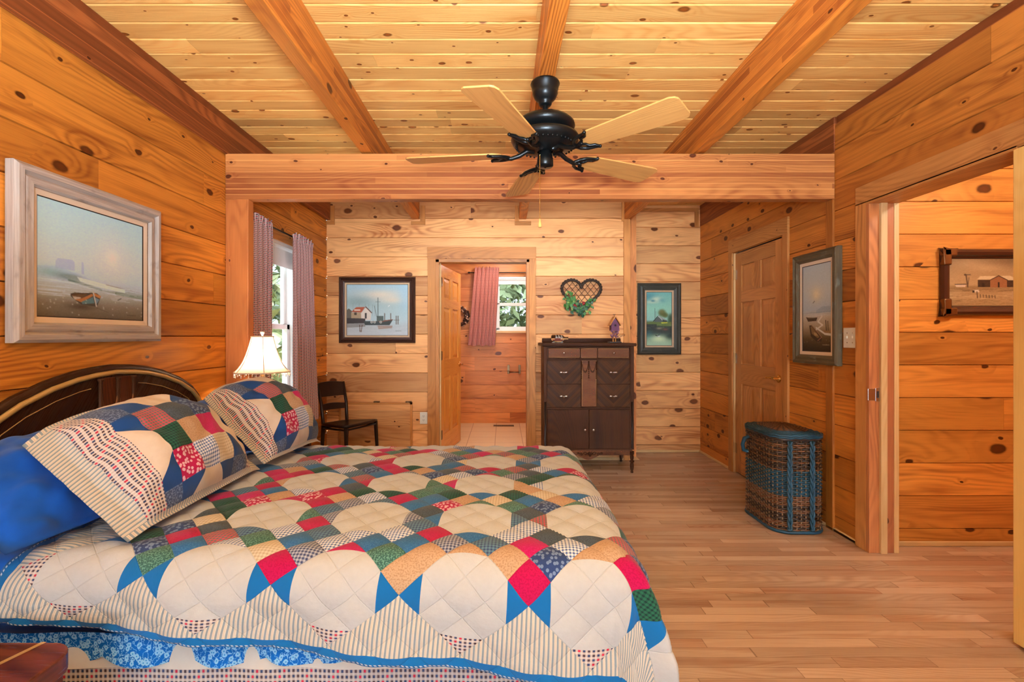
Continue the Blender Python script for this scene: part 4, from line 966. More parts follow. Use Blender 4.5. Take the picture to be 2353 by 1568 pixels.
for d, zt, zb in ((-.09, 1.085, .6), (0, 1.085, .84), (.09, 1.085, .6)):
    k = MB(); pr = [(.001, zt), (.012, zt), (.013, zt-.008), (.008, zt-.014), (.0075, zt-.16), (.011, zt-.165), (.008, zt-.18), (.012, zt-.19), (.007, zt-.205), (.011, zt-.215), (.006, zt-.235), (.009, zt-.245), (.001, max(zb, zt-.25))]
    if zb < .8: pr = pr[:-1]+[(.006, zt-.26), (.006, zb)]
    k.lathe(pr, (-1.705, HYc+d, 0), 12); k.build('carved_column', walnut, hb)
for s in (-1, 1):
    k = MB(); q = [(-1.704, HYc+s*.045+.043*math.cos(PI+t), 1.04-.105*math.sin(t)**.8) for t in np.linspace(0.02, PI-.02, 22)]
    k.tube(q, .004, 6); 
    for i in range(6, 17): p = Vector(q[i]); k.ball(p+Vector((.002, 0, -.012)), .009, 5)
    k.build('carved_swag', burl, hb)
# bed skirt
sk = thing('bed_skirt', 'blue floral scalloped bed ruffle over a gingham skirt under the quilt', 'bed skirt', (-.7, 1.3, 0))
def skirt(z0f, z1f, off, amp, mat, name, u0=-1.6, u1=.33, n=420, fr=30):
    pts, uvs = [], []
    for i in range(n):
        t = i/(n-1); L = (u1-u0); s = t*(L+1.3)
        if s < L: x, y, nx, ny = u0+s, 1.355, 0, -1
        else: x, y, nx, ny = u1, 1.355+s-L, 1, 0
        col, uu = [], []
        for j in range(7):
            v = j/6; w = amp*math.sin(s*fr+1.3*math.sin(s*7))*(.3+.7*v)+off
            z = z1f(s)+(z0f(s)-z1f(s))*v
            col.append((x+nx*w, y+ny*w, z)); uu.append((s*1.25, z))
        pts.append(col); uvs.append(uu)
    mb = MB(); mb.grid(pts, uvs=uvs); return mb.build(name, mat, sk)
skirt(lambda s: .02, lambda s: .325, .006, .006, ging_m, 'gingham_skirt', fr=22)
skirt(lambda s: .318, lambda s: .40, .01, .005, white_cloth, 'white_layer', fr=22)
skirt(lambda s: .33-.03*abs(math.sin(s*13.5))**.6+.03, lambda s: .425, .018, .011, floral_m, 'floral_valance', fr=27)

def pillow(name, label, c, e1, e2, W, H, T, fl, mat, seed, tb=.6, cat='pillow', flt=.012, bend=0.0, far=0.0, near=0.0, droop=0.0, wk=1.0):
    """e1 along the length, e2 up the slope; far/near round off the top at either end, droop lets the flange hang"""
    c, e1, e2 = Vector(c), Vector(e1).normalized(), Vector(e2); e2 = (e2-e1*e2.dot(e1)).normalized(); n = e1.cross(e2)
    N, K = 84, 60; mb = MB()
    for side in (1, -1):
        pts, uvs = [], []
        for i in range(N+1):
            s = -1+2*i/N; col, uu = [], []
            for j in range(K+1):
                t = -1+2*j/K
                si, ti = min(1, abs(s*W/(W-fl))), min(1, abs(t*H/(H-flt)))
                f = ((1-si**2.4)*(1-ti**2.4))**.62
                ex = max(0, abs(s)*W-(W-fl))/max(fl, 1e-3)
                wr = wk*(.016*nz(s*2.6+seed, t*2.6, 2)+.009*nz(s*7+seed, t*5, 5)+.007*math.sin((s*1.0+t*.6)*14+3*nz(s*2, t*2, seed))*(1-f)*.8)*min(1, f*3+.2)
                h = (T*f if side > 0 else -T*tb*f)+wr+.0015*side
                up = max(0, (t+1)/2)
                hs = 1-(far*max(0, s)**2.2+near*max(0, -s)**2.2)*up
                h -= bend*(max(0, s)**2.2)*(.35+.65*up)+droop*ex**1.5*.5
                p = c+e1*(s*W*(1-.05*t*t*(1-ex)))+e2*((-1+(t+1)*hs)*H*(1-.0*s*s))+n*h+Vector((0, 0, -droop*ex*(.3+.7*up)))
                col.append(p); uu.append((s*W, t*H))
            pts.append(col); uvs.append(uu)
        mb.grid(pts, uvs=uvs)
    return tag(mb.build(name, mat), label, cat)
pillow('pillow', 'plump plain blue pillow under the nearer patchwork sham', (-1.485, 1.63, .79), (.04, 1, -.03), (-.72, 0, .5), .36, .21, .12, .02, blue_cloth, 3, .5, wk=1.1, near=.12)
pillow('pillow', 'plain blue pillow hidden behind the farther patchwork sham by the lamp', (-1.48, 2.42, .79), (0, 1, 0), (-.72, 0, .5), .29, .2, .1, .02, blue_cloth, 9, .5)
pillow('patchwork_sham', 'patchwork pillow sham with striped flange leaning on the headboard, nearer of the two', (-1.262, 1.765, .845), (.02, 1, .02), (-.72, 0, .69), .375, .24, .155, .055, sham_m, 1, .1, 'pillow sham', .012, .05, .3, .1, .02)
pillow('patchwork_sham', 'patchwork pillow sham leaning by the lamp, farther of the two', (-1.215, 2.475, .857), (.06, 1, -.02), (-.68, 0, .71), .335, .235, .155, .05, sham_m, 5, .1, 'pillow sham', .012, .16, .55, .12, .01)

# nightstand in the near corner
ns = thing('nightstand', 'reddish brown nightstand with an inlaid pale line, at the near side of the bed', 'nightstand', (-1.4, .9, 0))
def round_slab(x0, x1, y0, y1, z0, z1, r, mat, name, parent, ax=0, extra=None, rim=.006):
    o = []
    for cx, cy, a0 in ((x1-r, y1-r, 0), (x0+r, y1-r, PI/2), (x0+r, y0+r, PI), (x1-r, y0+r, 1.5*PI)):
        for t in np.linspace(0, PI/2, 9): o.append((cx+r*math.cos(a0+t), cy+r*math.sin(a0+t)))
    mb = MB(); n = len(o)
    f = [(x, y, z1) for x, y in o]; uv = [((p[0], p[1]) if ax == 0 else (p[1], p[0])) for p in f]; mb.face(f, uv, .3)
    mb.face([(x, y, z0) for x, y in reversed(o)], None, .3)
    for i in range(n):
        j = (i+1) % n; mb.face([(*o[i], z0), (*o[j], z0), (*o[j], z1), (*o[i], z1)], [(i*.05, z0), (i*.05+.05, z0), (i*.05+.05, z1), (i*.05, z1)], .3)
    return mb.build(name, mat, parent, bevel=rim, seg=3)
round_slab(-1.76, -1.035, .72, 1.165, .462, .511, .065, stand_wood, 'table_top', ns)
mb = MB(); mb.face([(-1.30, .72, .5118), (-1.285, .72, .5118), (-1.122, 1.163, .5118), (-1.135, 1.163, .5118)]); mb.build('inlay_line', gold_line, ns)
mb = MB(); mb.box((-1.74, .74, .1), (-1.06, 1.14, .462), ax=0); nb = mb.build('cabinet', stand_wood, ns, bevel=.003)
for z0, z1 in ((.12, .27), (.29, .44)):
    mb = MB(); mb.box((-1.06, .77, z0), (-1.048, 1.11, z1), ax=1); d = mb.build('drawer', stand_wood, ns, bevel=.003); k = MB(); k.ball((-1.038, .94, (z0+z1)/2), .014, 8); k.build('knob', brass, d)
for x in (-1.71, -1.13):
    for y in (.77, 1.11): mb = MB(); mb.box((x-.025, y-.025, 0), (x+.025, y+.025, .1)); mb.build('leg', stand_wood, ns)
# lamp stand + lamp beyond the bed
n2 = thing('nightstand', 'small dark nightstand under the fringed lamp, behind the bed', 'nightstand', (-1.45, 2.99, 0))
round_slab(-1.62, -1.28, 2.86, 3.2, .55, .58, .03, walnut, 'table_top', n2)
for x in (-1.59, -1.31):
    for y in (2.89, 3.17): mb = MB(); mb.box((x-.018, y-.018, 0), (x+.018, y+.018, .55)); mb.build('leg', walnut, n2)
mb = MB(); mb.box((-1.6, 2.88, .47), (-1.3, 3.18, .55)); mb.build('apron', walnut, n2)
LX, LY = -1.491, 2.93
lp = thing('table_lamp', 'lit table lamp with a cream bell shade and bead fringe beside the window', 'lamp', (LX, LY, .58))
mb = MB(); mb.lathe([(.001, .58), (.075, .58), (.078, .59), (.07, .605), (.045, .62), (.025, .65), (.02, .68), (.028, .70), (.03, .72), (.018, .74), (.016, .80), (.0175, .9), (.016, .925), (.024, .93), (.024, .938), (.016, .942)], (LX, LY, 0), 24); mb.build('lamp_stem', dark_wood, lp)
mb = MB(); mb.lathe([(.016, .94), (.021, .944), (.022, .95), (.016, .956), (.019, .962), (.028, .972), (.03, .982), (.02, .99), (.014, 1.0), (.014, 1.06), (.001, 1.062)], (LX, LY, 0), 20); mb.build('socket', bronze, lp)
prof = [(.166, 1.044), (.148, 1.062), (.130, 1.085), (.115, 1.11), (.1, 1.145), (.088, 1.18), (.077, 1.215), (.068, 1.25), (.0655, 1.262)]
def shade_ring(r, z, n=48):
    o = []
    for i in range(n):
        a = 2*PI*i/n+.26; k = (a % (PI/3))-PI/6; rr = r*(1-.09*(1-abs(k)/(PI/6))**1.0) if True else r
        o.append(Vector((LX+rr*math.cos(a), LY+rr*math.sin(a), z)))
    return o
mb = MB(); mb.grid([shade_ring(r, z) for r, z in prof], False, True); sh = mb.build('lamp_shade', shade_m, lp)
for i in range(6):
    a = PI/3*i; k = MB(); k.tube([(LX+(r+.001)*math.cos(a), LY+(r+.001)*math.sin(a), z) for r, z in prof], .003, 6); k.build('shade_rib', cream_cloth, sh)
for r, z in ((.166, 1.044), (.0655, 1.262)): k = MB(); k.tube(shade_ring(r+.001, z), .004, 6, closed=True); k.build('shade_trim', cream_cloth, sh)
k = MB()
for i, p in enumerate(shade_ring(.166, 1.04, 44)):
    L = .028 if i % 2 else .018
    for j in range(3 if i % 2 else 2): k.ball(p+Vector((0, 0, -.004-j*.0085)), .0042 if j else .003, 5)
k.build('bead_fringe', cream_cloth, lp)
k = MB(); k.lathe([(.001, 1.262), (.008, 1.262), (.004, 1.27), (.007, 1.274), (.014, 1.292), (.013, 1.294), (.001, 1.29)], (LX, LY, 0), 14); k.build('finial', white_paint, lp)
k = MB(); k.ball((LX, LY, 1.115), .026, 10, sc=(1, 1, 1.3)); k.build('bulb', bulb_m, lp)
# ------------------------------------------------------------------ curtains
def curtain(name, label, root_o, ud, nd, top, bot, z1, z0, mat, folds, seed, ruffle=0.0, amp=.016, full=1.7):
    o, ud, nd = Vector(root_o), Vector(ud), Vector(nd); n, m = 150, 26; pts, uvs = [], []
    for i in range(n):
        t = i/(n-1); col, uu = [], []; acc = t*(top[1]-top[0])*full
        for j in range(m):
            v = j/(m-1); z = z1+ruffle-(z1+ruffle-z0)*v
            e = .45+.55*v if z < z1 else 1.0
            ph = folds*2*PI*t+1.4*math.sin(t*5+seed)+.5*math.sin(v*3+seed)
            d = amp*e*math.sin(ph)+.006*nz(t*6+seed, v*4)
            a = (top[0]*(1-v)+bot[0]*v)+t*((top[1]-top[0])*(1-v)+(bot[1]-bot[0])*v)+.004*math.cos(ph)
            if z > z1: d += .008*math.sin(ph*3); z += .012*math.sin(ph*2.1)
            if j == m-1: z += .008*math.sin(ph*.5)
            col.append(o+ud*a+nd*d+Z*z); uu.append((acc, z))
        pts.append(col); uvs.append(uu)
    mb = MB(); mb.grid(pts, uvs=uvs); c = mb.build(name, mat); return tag(c, label, 'curtain')
curtain('curtain', 'red and navy checked curtain hanging between the wooden post and the lit lamp', (XL+.088, 0, 0), Y, X, (3.16, 3.51), (3.16, 3.50), 2.082, .5, curtain_m, 6, 1, .03)
curtain('curtain', 'red and navy checked curtain on the side of the window nearer the dark chair', (XL+.088, 0, 0), Y, X, (3.87, 4.25), (3.88, 4.36), 2.082, .5, curtain_m, 6, 4, .03)
def rod(name, label, a, b, ends, bd, mat=black_metal, r=.007):
    a, b = Vector(a), Vector(b); root = thing(name, label, 'curtain rod', a)
    mb = MB(); mb.tube([a, b], r, 10); mb.build('pole', mat, root)
    for e, d in ((a, (a-b).normalized()), (b, (b-a).normalized())):
        k = MB(); k.ball(e+d*.012, r*2.1, 8); k.ball(e+d*.028, r*1.1, 6); k.build('finial', mat, root)
    for t in (.06, .94):
        p = a.lerp(b, t); k = MB(); k.tube([p, p+Vector(bd)], .005, 6); k.build('bracket', mat, root)
rod('curtain_rod', 'thin black curtain rod over the window with the roller blind', (XL+.055, 3.13, 2.092), (XL+.055, 4.27, 2.092), 1, (-.053, 0, 0))
rod('curtain_rod', 'thin black curtain rod in the bathroom', (-.47, 6.79, 2.18), (.85, 6.79, 2.18), 1, (0, .068, 0))
curtain('curtain', 'rust red checked short curtain in the bathroom window', (0, 6.765, 0), X, -Y, (-.395, -.05), (-.5, -.11), 2.17, 1.13, curtain_b, 7, 2, .085, .02)

# ------------------------------------------------------------------ chair
A, B, Cc, D = Vector((-1.69, 4.45, 0)), Vector((-1.435, 4.32, 0)), Vector((-1.257, 4.67, 0)), Vector((-1.53, 4.64, 0))
ch = thing('side_chair', 'dark wooden side chair in the corner under the harbour painting', 'chair', (-1.47, 4.5, 0))
cen = (A+B+Cc+D)/4
mb = MB(); base = [A, A.lerp(B, .5)+Vector((-.01, -.012, 0)), B, B.lerp(Cc, .5)+Vector((.02, -.012, 0)), Cc, Cc.lerp(D, .5), D]
o = []
for i, p in enumerate(base):
    q = cen+(p-cen)*1.06; o.append(q)
def smooth_loop(P_, k=4):
    n = len(P_); r = []
    for i in range(n):
        a, b, c, d = P_[(i-1) % n], P_[i], P_[(i+1) % n], P_[(i+2) % n]
        for j in range(k):
            t = j/k; lin_ = b.lerp(c, t); cat = (b*2+(c-a)*t+(a*2-b*5+c*4-d)*t*t+(b*3-a-c*3+d)*t*t*t)*.5; r.append(lin_.lerp(cat, .6))
    return r
o = smooth_loop(o)
rings = [[cen+(p-cen)*s+Z*z for p in o] for s, z in ((.02, .418), (.93, .418), (1, .428), (1.01, .436), (.985, .445), (.9, .447), (.5, .441), (.02, .438))]
mb.grid(rings, False, True); mb.build('seat', dark_wood, ch)
for nm, p, q in (('leg', A, A+Vector((-.02, -.01, 0))), ('leg', B, B+Vector((.02, -.02, 0))), ('leg', Cc, Cc+Vector((.02, .02, 0))), ('leg', D, D+Vector((-.02, .02, 0)))):
    k = MB(); k.tube([q, q.lerp(p, .5)+Z*.2, p+Z*.425], lambda t: .013+.007*t, 8); k.build('leg', dark_wood, ch)
At, Dt = A+Vector((-.07, .03, .815)), D+Vector((-.055, .05, .815))
for p, q in ((A, At), (D, Dt)):
    k = MB(); k.tube([p+Z*.43, p.lerp(q, .5)+Z*.0+Vector((.012, 0, .21)), q.copy()], lambda t: .017-.003*t, 8); k.build('back_post', dark_wood, ch)
for z0, z1 in ((.685, .815), (.56, .61)):
    t0, t1 = (z0-.43)/.385, (z1-.43)/.385; k = MB(); g = []
    for i in range(9):
        s = i/8; row = []
        for th in (-.008, .008):
            for zz, t in ((z0, t0), (z1, t1)):
                a = A.lerp(At, t); d = D.lerp(Dt, t); p = a.lerp(d, s); p.z = zz+(.012*math.sin(PI*s) if zz == z1 else 0); p += Vector((-.02*math.sin(PI*s)+th, -th, 0)); row.append(p)
        g.append([row[0], row[1], row[3], row[2]])
    k.grid(g, False, True, sm=False); k.build('back_rail', dark_wood, ch, bevel=.003)
for a, b in ((A, B), (B, Cc), (Cc, D), (A, D)):
    k = MB(); k.tube([a.lerp(b, .03)+Z*.16, a.lerp(b, .97)+Z*.16], .009, 8); k.build('stretcher', dark_wood, ch)
    k = MB(); q = a.lerp(b, .02); r_ = a.lerp(b, .98); k.tube([q+Z*.4, r_+Z*.4], .018, 6, flat=.5); k.build('seat_rail', dark_wood, ch)

# ------------------------------------------------------------------ dresser
DY = 4.357
dx = lambda c: (1220+c/4.354-VX)*DY/F
dz = lambda c: HC-(740+c/4.354-VY)*DY/F
dr = thing('tall_dresser', 'tall dark walnut chest with chevron drawers, two lower doors and turned legs', 'dresser', (.8, 4.58, 0))
X0, X1, YBk = dx(128), dx(1032), 4.80
mb = MB(); mb.box((X0+.012, DY+.02, .16), (X1-.012, YBk, 1.172), ax=2); cs = mb.build('case', walnut_red, dr, bevel=.003)
mb = MB(); mb.box((X0-.02, DY-.02, 1.172), (X1+.02, YBk+.01, 1.2), ax=0); mb.build('top', walnut, dr, bevel=.008, seg=3)
mb = MB(); mb.box((X0+.02, YBk-.03, 1.2), (X1-.02, YBk-.005, 1.245), ax=0); mb.build('backsplash', walnut, dr, bevel=.006)
for a, b in ((128, 160), (992, 1032)):
    mb = MB(); mb.box((dx(a), DY, dz(1280)), (dx(b), DY+.03, 1.172), ax=2); mb.build('stile', walnut, dr, bevel=.003)
    k = MB(); xm = (dx(a)+dx(b))/2; k.tube([(xm, DY-.002, dz(1265)), (xm, DY-.002, dz(800))], .008, 8); k.build('split_turning', black_trim, dr)
for a, b in ((372, 384), (858, 878), (1272, 1286), (245, 260)): mb = MB(); mb.box((dx(160), DY+.004, dz(b)), (dx(992), DY+.03, dz(a)), ax=0); mb.build('rail', walnut, dr, bevel=.002)
def front(name, a, b, c, d, mat, out=.006, ctr=None):
    x0, x1, z1, z0 = dx(a), dx(b), dz(c), dz(d); mb = MB(); y = DY-out+.006; cx = (x0+x1)/2
    if ctr:
        for q0, q1 in ((x0, cx), (cx, x1)):
            f = [(q0, y, z0), (q1, y, z0), (q1, y, z1), (q0, y, z1)]; mb.face(f, [(p[0]-cx, p[2]-z0) for p in f])
        for f in ([(x0, DY+.02, z0), (x0, y, z0), (x0, y, z1), (x0, DY+.02, z1)], [(x1, y, z0), (x1, DY+.02, z0), (x1, DY+.02, z1), (x1, y, z1)], [(x0, y, z1), (x1, y, z1), (x1, DY+.02, z1), (x0, DY+.02, z1)], [(x0, DY+.02, z0), (x1, DY+.02, z0), (x1, y, z0), (x0, y, z0)]): mb.face(f)
        return mb.build(name, mat, dr)
    mb.box((x0, y, z0), (x1, DY+.02, z1), ax=ctr if ctr is not None else (2 if name == 'door' else 0)); return mb.build(name, mat, dr, bevel=.0025)
def knob(par, cx, cz, r=.011, backplate=False):
    c = Vector((dx(cx), DY-.004, dz(cz))); k = MB(); k.lathe([(.001, 0), (r*.8, 0), (r*.5, .006), (r*.5, .012), (r, .018), (r*1.05, .024), (r*.7, .03), (.001, .032)], c, 16, Matrix.Rotation(PI/2, 4, 'X')); k.build('knob', steel, par)
    if backplate:
        k = MB()
        for s in (-1, 1): k.ball(c+Vector((s*.022, .0, 0)), .014, 7, sc=(1.25, .3, .55))
        k.build('knob_plate', steel, par)
d = front('drawer', 174, 490, 264, 360, burl); knob(d, 328, 312)
d = front('drawer', 670, 980, 264, 360, burl); knob(d, 826, 312)
front('centre_block', 498, 660, 262, 364, burl, .014)
for c, e in ((386, 618), (626, 856)):
    for a, b, kx in ((162, 498, 328), (660, 992, 826)):
        d = front('drawer', a, b, c, e, chev, .004, True); knob(d, kx, (c+e)/2+4, .01, True)
front('centre_panel', 504, 656, 384, 848, burl, .014)
for a, b, kx in ((162, 580, 538), (584, 992, 622)): d = front('door', a, b, 880, 1270, walnut, .005); knob(d, kx, 1078, .013)
for a, b, c, e in ((172, 490, 262, 362), (668, 982, 262, 362), (498, 660, 262, 364), (504, 656, 384, 846)):
    k = MB(); i = .006; yy = DY-.0155 if c > 380 or a == 498 else DY-.0015; k.tube([(dx(a)+i, yy+.002, dz(c)-i), (dx(b)-i, yy+.002, dz(c)-i), (dx(b)-i, yy+.002, dz(e)+i), (dx(a)+i, yy+.002, dz(e)+i)], .0016, 5, closed=True); k.build('inlay_line', gold_line, dr)
for cx, zt in ((504, 396), (576, 392), (652, 396)):
    k = MB(); k.tube([(dx(cx), DY-.014, dz(zt)), (dx(cx), DY-.016, dz(zt+90))], .006, 8); zb = 90
    for q in (105, 125, 145, 165): k.ball((dx(cx), DY-.014, dz(zt+q)), .006, 6)
    k.build('carved_drop', walnut, dr)
for a, b in ((506, 574), (578, 650)):
    k = MB(); q = [(dx(a+(b-a)*t), DY-.014, dz(402+95*math.sin(PI*t)**.7)) for t in np.linspace(0.02, .98, 15)]; k.tube(q, .003, 5)
    for p in q[4:11]: k.ball(Vector(p)+Vector((0, 0, -.005)), .0055, 5)
    k.build('carved_swag', walnut, dr)
mb = MB(); n = 40; q = [(dx(160+832*i/n), dz(1286), dz(1322+18*math.cos(i/n*4*PI)-14*math.exp(-((i/n-.5)/.13)**2)*-3)) for i in range(n+1)]
for (x0, a0, b0), (x1, a1, b1) in zip(q, q[1:]):
    mb.face([(x0, DY+.006, b0), (x1, DY+.006, b1), (x1, DY+.006, a1), (x0, DY+.006, a0)], [(x0, b0), (x1, b1), (x1, a1), (x0, a0)], .4); mb.face([(x0, DY+.006, b0), (x0, DY+.024, b0), (x1, DY+.024, b1), (x1, DY+.006, b1)], None, .4)
mb.build('apron', burl, dr)
k = MB()
for s in (-1, 1):
    for r0, cx, cz in ((.018, 590+s*45, 1322), (.014, 590+s*85, 1328), (.011, 590+s*115, 1318)):
        k.tube([(dx(cx)+s*r0*(1-t*.75)*math.cos(t*7), DY, dz(cz)+r0*(1-t*.75)*math.sin(t*7)) for t in np.linspace(0, 1, 24)], lambda t: .0045-.002*t, 6)
for i in range(5): a = -PI/2+(i-2)*.45; k.tube([(dx(590), DY, dz(1345)), (dx(590)+.03*math.cos(a+PI), DY-.004, dz(1345)+.045*math.cos((i-2)*.4))], lambda t: .006-.004*t, 6)
k.build('carved_scroll', walnut, dr)
for x in (X0+.03, X1-.016):
    for y in (DY+.016, YBk-.03):
        k = MB(); k.lathe([(.001, .0), (.012, .0), (.013, .012), (.009, .02), (.014, .03), (.0175, .06), (.015, .085), (.011, .095), (.021, .102), (.021, .112), (.012, .118), (.016, .13), (.018, .15), (.014, .165), (.02, .175), (.02, .2)], (x, y, 0), 16); k.build('leg', walnut, dr)

# ------------------------------------------------------------------ ornaments
og = thing('glass_ornament', 'small clear glass bottle ornament lying on the dresser top', 'ornament', (.54, 4.5, 1.2))
k = MB(); k.lathe([(.001, 0), (.026, .0), (.034, .01), (.035, .09), (.026, .115), (.012, .13), (.011, .155), (.014, .158), (.013, .162), (.001, .162)], (.462, 4.5, 1.245), 20, Matrix.Rotation(PI/2, 4, 'Y')); k.build('bottle', clear_glass, og)
k = MB(); k.box((.48, 4.492, 1.227), (.57, 4.508, 1.236)); k.ball((.525, 4.5, 1.24), .008, 6, sc=(3.5, 1, .9)); k.build('boat_hull', plain('boat_red', lin(150, 60, 40), .5), og)
for x in (.505, .53, .552): k = MB(); k.face([(x, 4.5, 1.245), (x+.02, 4.5, 1.247), (x+.002, 4.5, 1.274)]); k.tube([(x, 4.5, 1.238), (x, 4.5, 1.276)], .001, 5); k.build('sail', white_paint, og)
k = MB(); k.box((.48, 4.47, 1.2005), (.49, 4.53, 1.222)); k.box((.56, 4.47, 1.2005), (.57, 4.53, 1.222)); k.box((.47, 4.472, 1.2005), (.58, 4.482, 1.206)); k.box((.47, 4.518, 1.2005), (.58, 4.528, 1.206)); k.build('cradle', clear_glass, og, bevel=.001)
bh = thing('birdhouse', 'small purple wooden birdhouse ornament on the dresser top', 'birdhouse', (1.076, 4.55, 1.2))
bx0, bx1, by0, by1 = 1.038, 1.114, 4.51, 4.59
k = MB()
for y, rv in ((by0, 0), (by1, 1)):
    f = [(bx0, y, 1.318), (bx1, y, 1.318), (bx1, y, 1.376), (1.076, y, 1.44), (bx0, y, 1.376)]; k.face(f[::-1] if rv else f)
for q in ([(bx0, by1, 1.318), (bx0, by0, 1.318), (bx0, by0, 1.376), (bx0, by1, 1.376)], [(bx1, by0, 1.318), (bx1, by1, 1.318), (bx1, by1, 1.376), (bx1, by0, 1.376)], [(bx0, by1, 1.318), (bx1, by1, 1.318), (bx1, by0, 1.318), (bx0, by0, 1.318)]): k.face(q)
k.build('house_body', purple, bh)
k = MB()
for s in (-1, 1):
    a, b = Vector((1.076, 0, 1.448)), Vector((1.076+s*.05, 0, 1.366)); n = Vector((s*.082, 0, .05)).normalized()*.007
    c = [a, b, b+n, a+n+Vector((0, 0, .004))]
    for y, rv in ((by0-.012, s > 0), (by1+.012, s < 0)): f = [(p.x, y, p.z) for p in c]; k.face(f if not rv else f[::-1])
    for i in range(4): p, q = c[i], c[(i+1) % 4]; k.face([(p.x, by0-.012, p.z), (q.x, by0-.012, q.z), (q.x, by1+.012, q.z), (p.x, by1+.012, p.z)])
k.build('roof', trim_wood, bh)
k = MB(); k.lathe([(.001, 0), (.009, 0), (.009, .002), (.001, .002)], (1.076, by0-.002, 1.37), 14, Matrix.Rotation(PI/2, 4, 'X')); k.build('entry_hole', slot_dark, bh)
k = MB(); k.tube([(1.076, 4.55, 1.44), (1.076, 4.55, 1.475)], .002, 5); k.tube([(1.062, 4.55, 1.475), (1.09, 4.55, 1.475)], .002, 5); k.build('weather_vane', black_metal, bh)
k = MB(); k.tube([(1.065, 4.55, 1.21), (1.065, 4.55, 1.32)], .006, 6); k.tube([(1.088, 4.55, 1.21), (1.088, 4.55, 1.32)], .006, 6); k.build('post', trim_wood, bh)
k = MB(); rr = random.Random(4)
for i in range(46): k.ball((1.076+rr.uniform(-.036, .036), 4.545+rr.uniform(-.03, .03), 1.255+rr.uniform(0, .07)), rr.uniform(.006, .011), 5)
k.build('flower_cluster', pinkish, bh)
k = MB(); k.box((1.02, 4.5, 1.2005), (1.135, 4.6, 1.212)); k.build('base', dark_wood, bh, bevel=.003)
k = MB(); k.tube([(1.085, 4.55, 1.272), (1.15, 4.55, 1.278), (1.172, 4.55, 1.286), (1.18, 4.55, 1.278), (1.172, 4.55, 1.27), (1.15, 4.55, 1.268), (1.12, 4.55, 1.25), (1.1, 4.55, 1.215)], .0022, 6); k.build('wire_hook', black_metal, bh)

# heart wreath
hw = thing('heart_wreath', 'heart-shaped twig lattice wreath with ivy and red berries above the dresser', 'wreath', (.8, Y1, 1.66))
def heart(t, s=1.0):
    x = 16*math.sin(t)**3; z = 13*math.cos(t)-5*math.cos(2*t)-2*math.cos(3*t)-math.cos(4*t)
    return Vector((.802+x/32*.4*s, 4.81, 1.685+(z+2)/29*.325*s))
k = MB()
for ph in (0, 2.1, 4.2):
    k.tube([heart(t)+Vector((.009*math.cos(t*14+ph), .008*math.sin(t*14+ph), .009*math.sin(t*14+ph))) for t in np.linspace(0, 2*PI, 120)[:-1]], .0085, 6, closed=True)
k.build('twig_frame', vine_m, hw)
k = MB(); H = [heart(t, .96) for t in np.linspace(0, 2*PI, 200)]
def inside(x, z):
    c = False
    for p, q in zip(H, H[1:]):
        if (p.z > z) != (q.z > z) and x < (q.x-p.x)*(z-p.z)/(q.z-p.z)+p.x: c = not c
    return c
for s in (-1, 1):
    for c in np.arange(-.4, .45, .062):
        seg = None
        for u in np.arange(-.4, .4, .005):
            x, z = .802+(u+s*c)*.7, 1.66+(s*u-c)*.75*s*s if s > 0 else 1.66+(-u+0)*.75
            x = .802+u*.64+c*.5; z = 1.665+s*(u*.77-c*.6)
            if inside(x, z): seg = [seg[0] if seg else (x, 4.812, z), (x, 4.812, z)]
            elif seg: break
        if seg and (Vector(seg[1])-Vector(seg[0])).length > .03: k.tube(seg, .0025, 5)
k.build('lattice', vine_m, hw)
rr = random.Random(8)
def leaves(name, mat, cnt, cs, sz):
    k = MB()
    for _ in range(cnt):
        cx, cz, rad = rr.choice(cs); c = Vector((cx+rr.gauss(0, rad), 4.80-rr.uniform(0, .035), cz+rr.gauss(0, rad)))
        a = rr.uniform(0, 2*PI); d = Vector((math.cos(a), rr.uniform(-.4, .4), math.sin(a))).normalized(); e = d.cross(Vector((rr.uniform(-.3, .3), 1, rr.uniform(-.3, .3)))).normalized(); w = sz*rr.uniform(.7, 1.2); n = d.cross(e)*w*.15
        k.idx([c, c+d*w*.5+e*w*.36, c+d*w*1.1, c+d*w*.5-e*w*.36, c+d*w*.5+n], [(0, 1, 4), (1, 2, 4), (2, 3, 4), (3, 0, 4)])
    k.build(name, mat, hw)
CS = [(.665, 1.665, .026), (.70, 1.625, .03), (.68, 1.585, .026), (.73, 1.555, .024), (.78, 1.56, .026), (.815, 1.54, .024), (.85, 1.575, .024), (.885, 1.59, .02), (.79, 1.515, .016)]
leaves('ivy_leaves', leaf_m, 70, CS, .045); leaves('ivy_leaves', leaf_d, 60, CS[3:], .045); leaves('ivy_leaves', leaf_l, 16, CS[:4]+[(.87, 1.52, .012)], .035)
k = MB()
for x, z in ((.735, 1.575), (.725, 1.58), (.74, 1.565), (.815, 1.605), (.825, 1.6), (.82, 1.592)): k.ball((x, 4.77, z), .012, 6)
k.build('berries', berry, hw)
# grapevine wreath in the bathroom
bw = thing('berry_wreath', 'small dark berry wreath on the bathroom wall beside the rust red curtain', 'wreath', (-.64, 6.84, 1.55))
k = MB(); k2 = MB(); k.tube([(-.64+.125*math.cos(t), 6.825, 1.55+.125*math.sin(t)) for t in np.linspace(0, 2*PI, 40)[:-1]], .022, 8, closed=True); rr = random.Random(2)
for i in range(220):
    a, b = rr.uniform(0, 2*PI), rr.uniform(0, 2*PI); q = .125+.032*math.cos(b); (k if i % 3 else k2).ball((-.64+q*math.cos(a), 6.82+min(.012, .032*math.sin(b)), 1.55+q*math.sin(a)), .012, 5)
k.build('vine_ring', plain('wreath_vine', lin(70, 40, 28), .7, 0, .4), bw); k2.build('berry_cluster', plain('wreath_pale', lin(206, 170, 140), .6, 0, .3), bw)

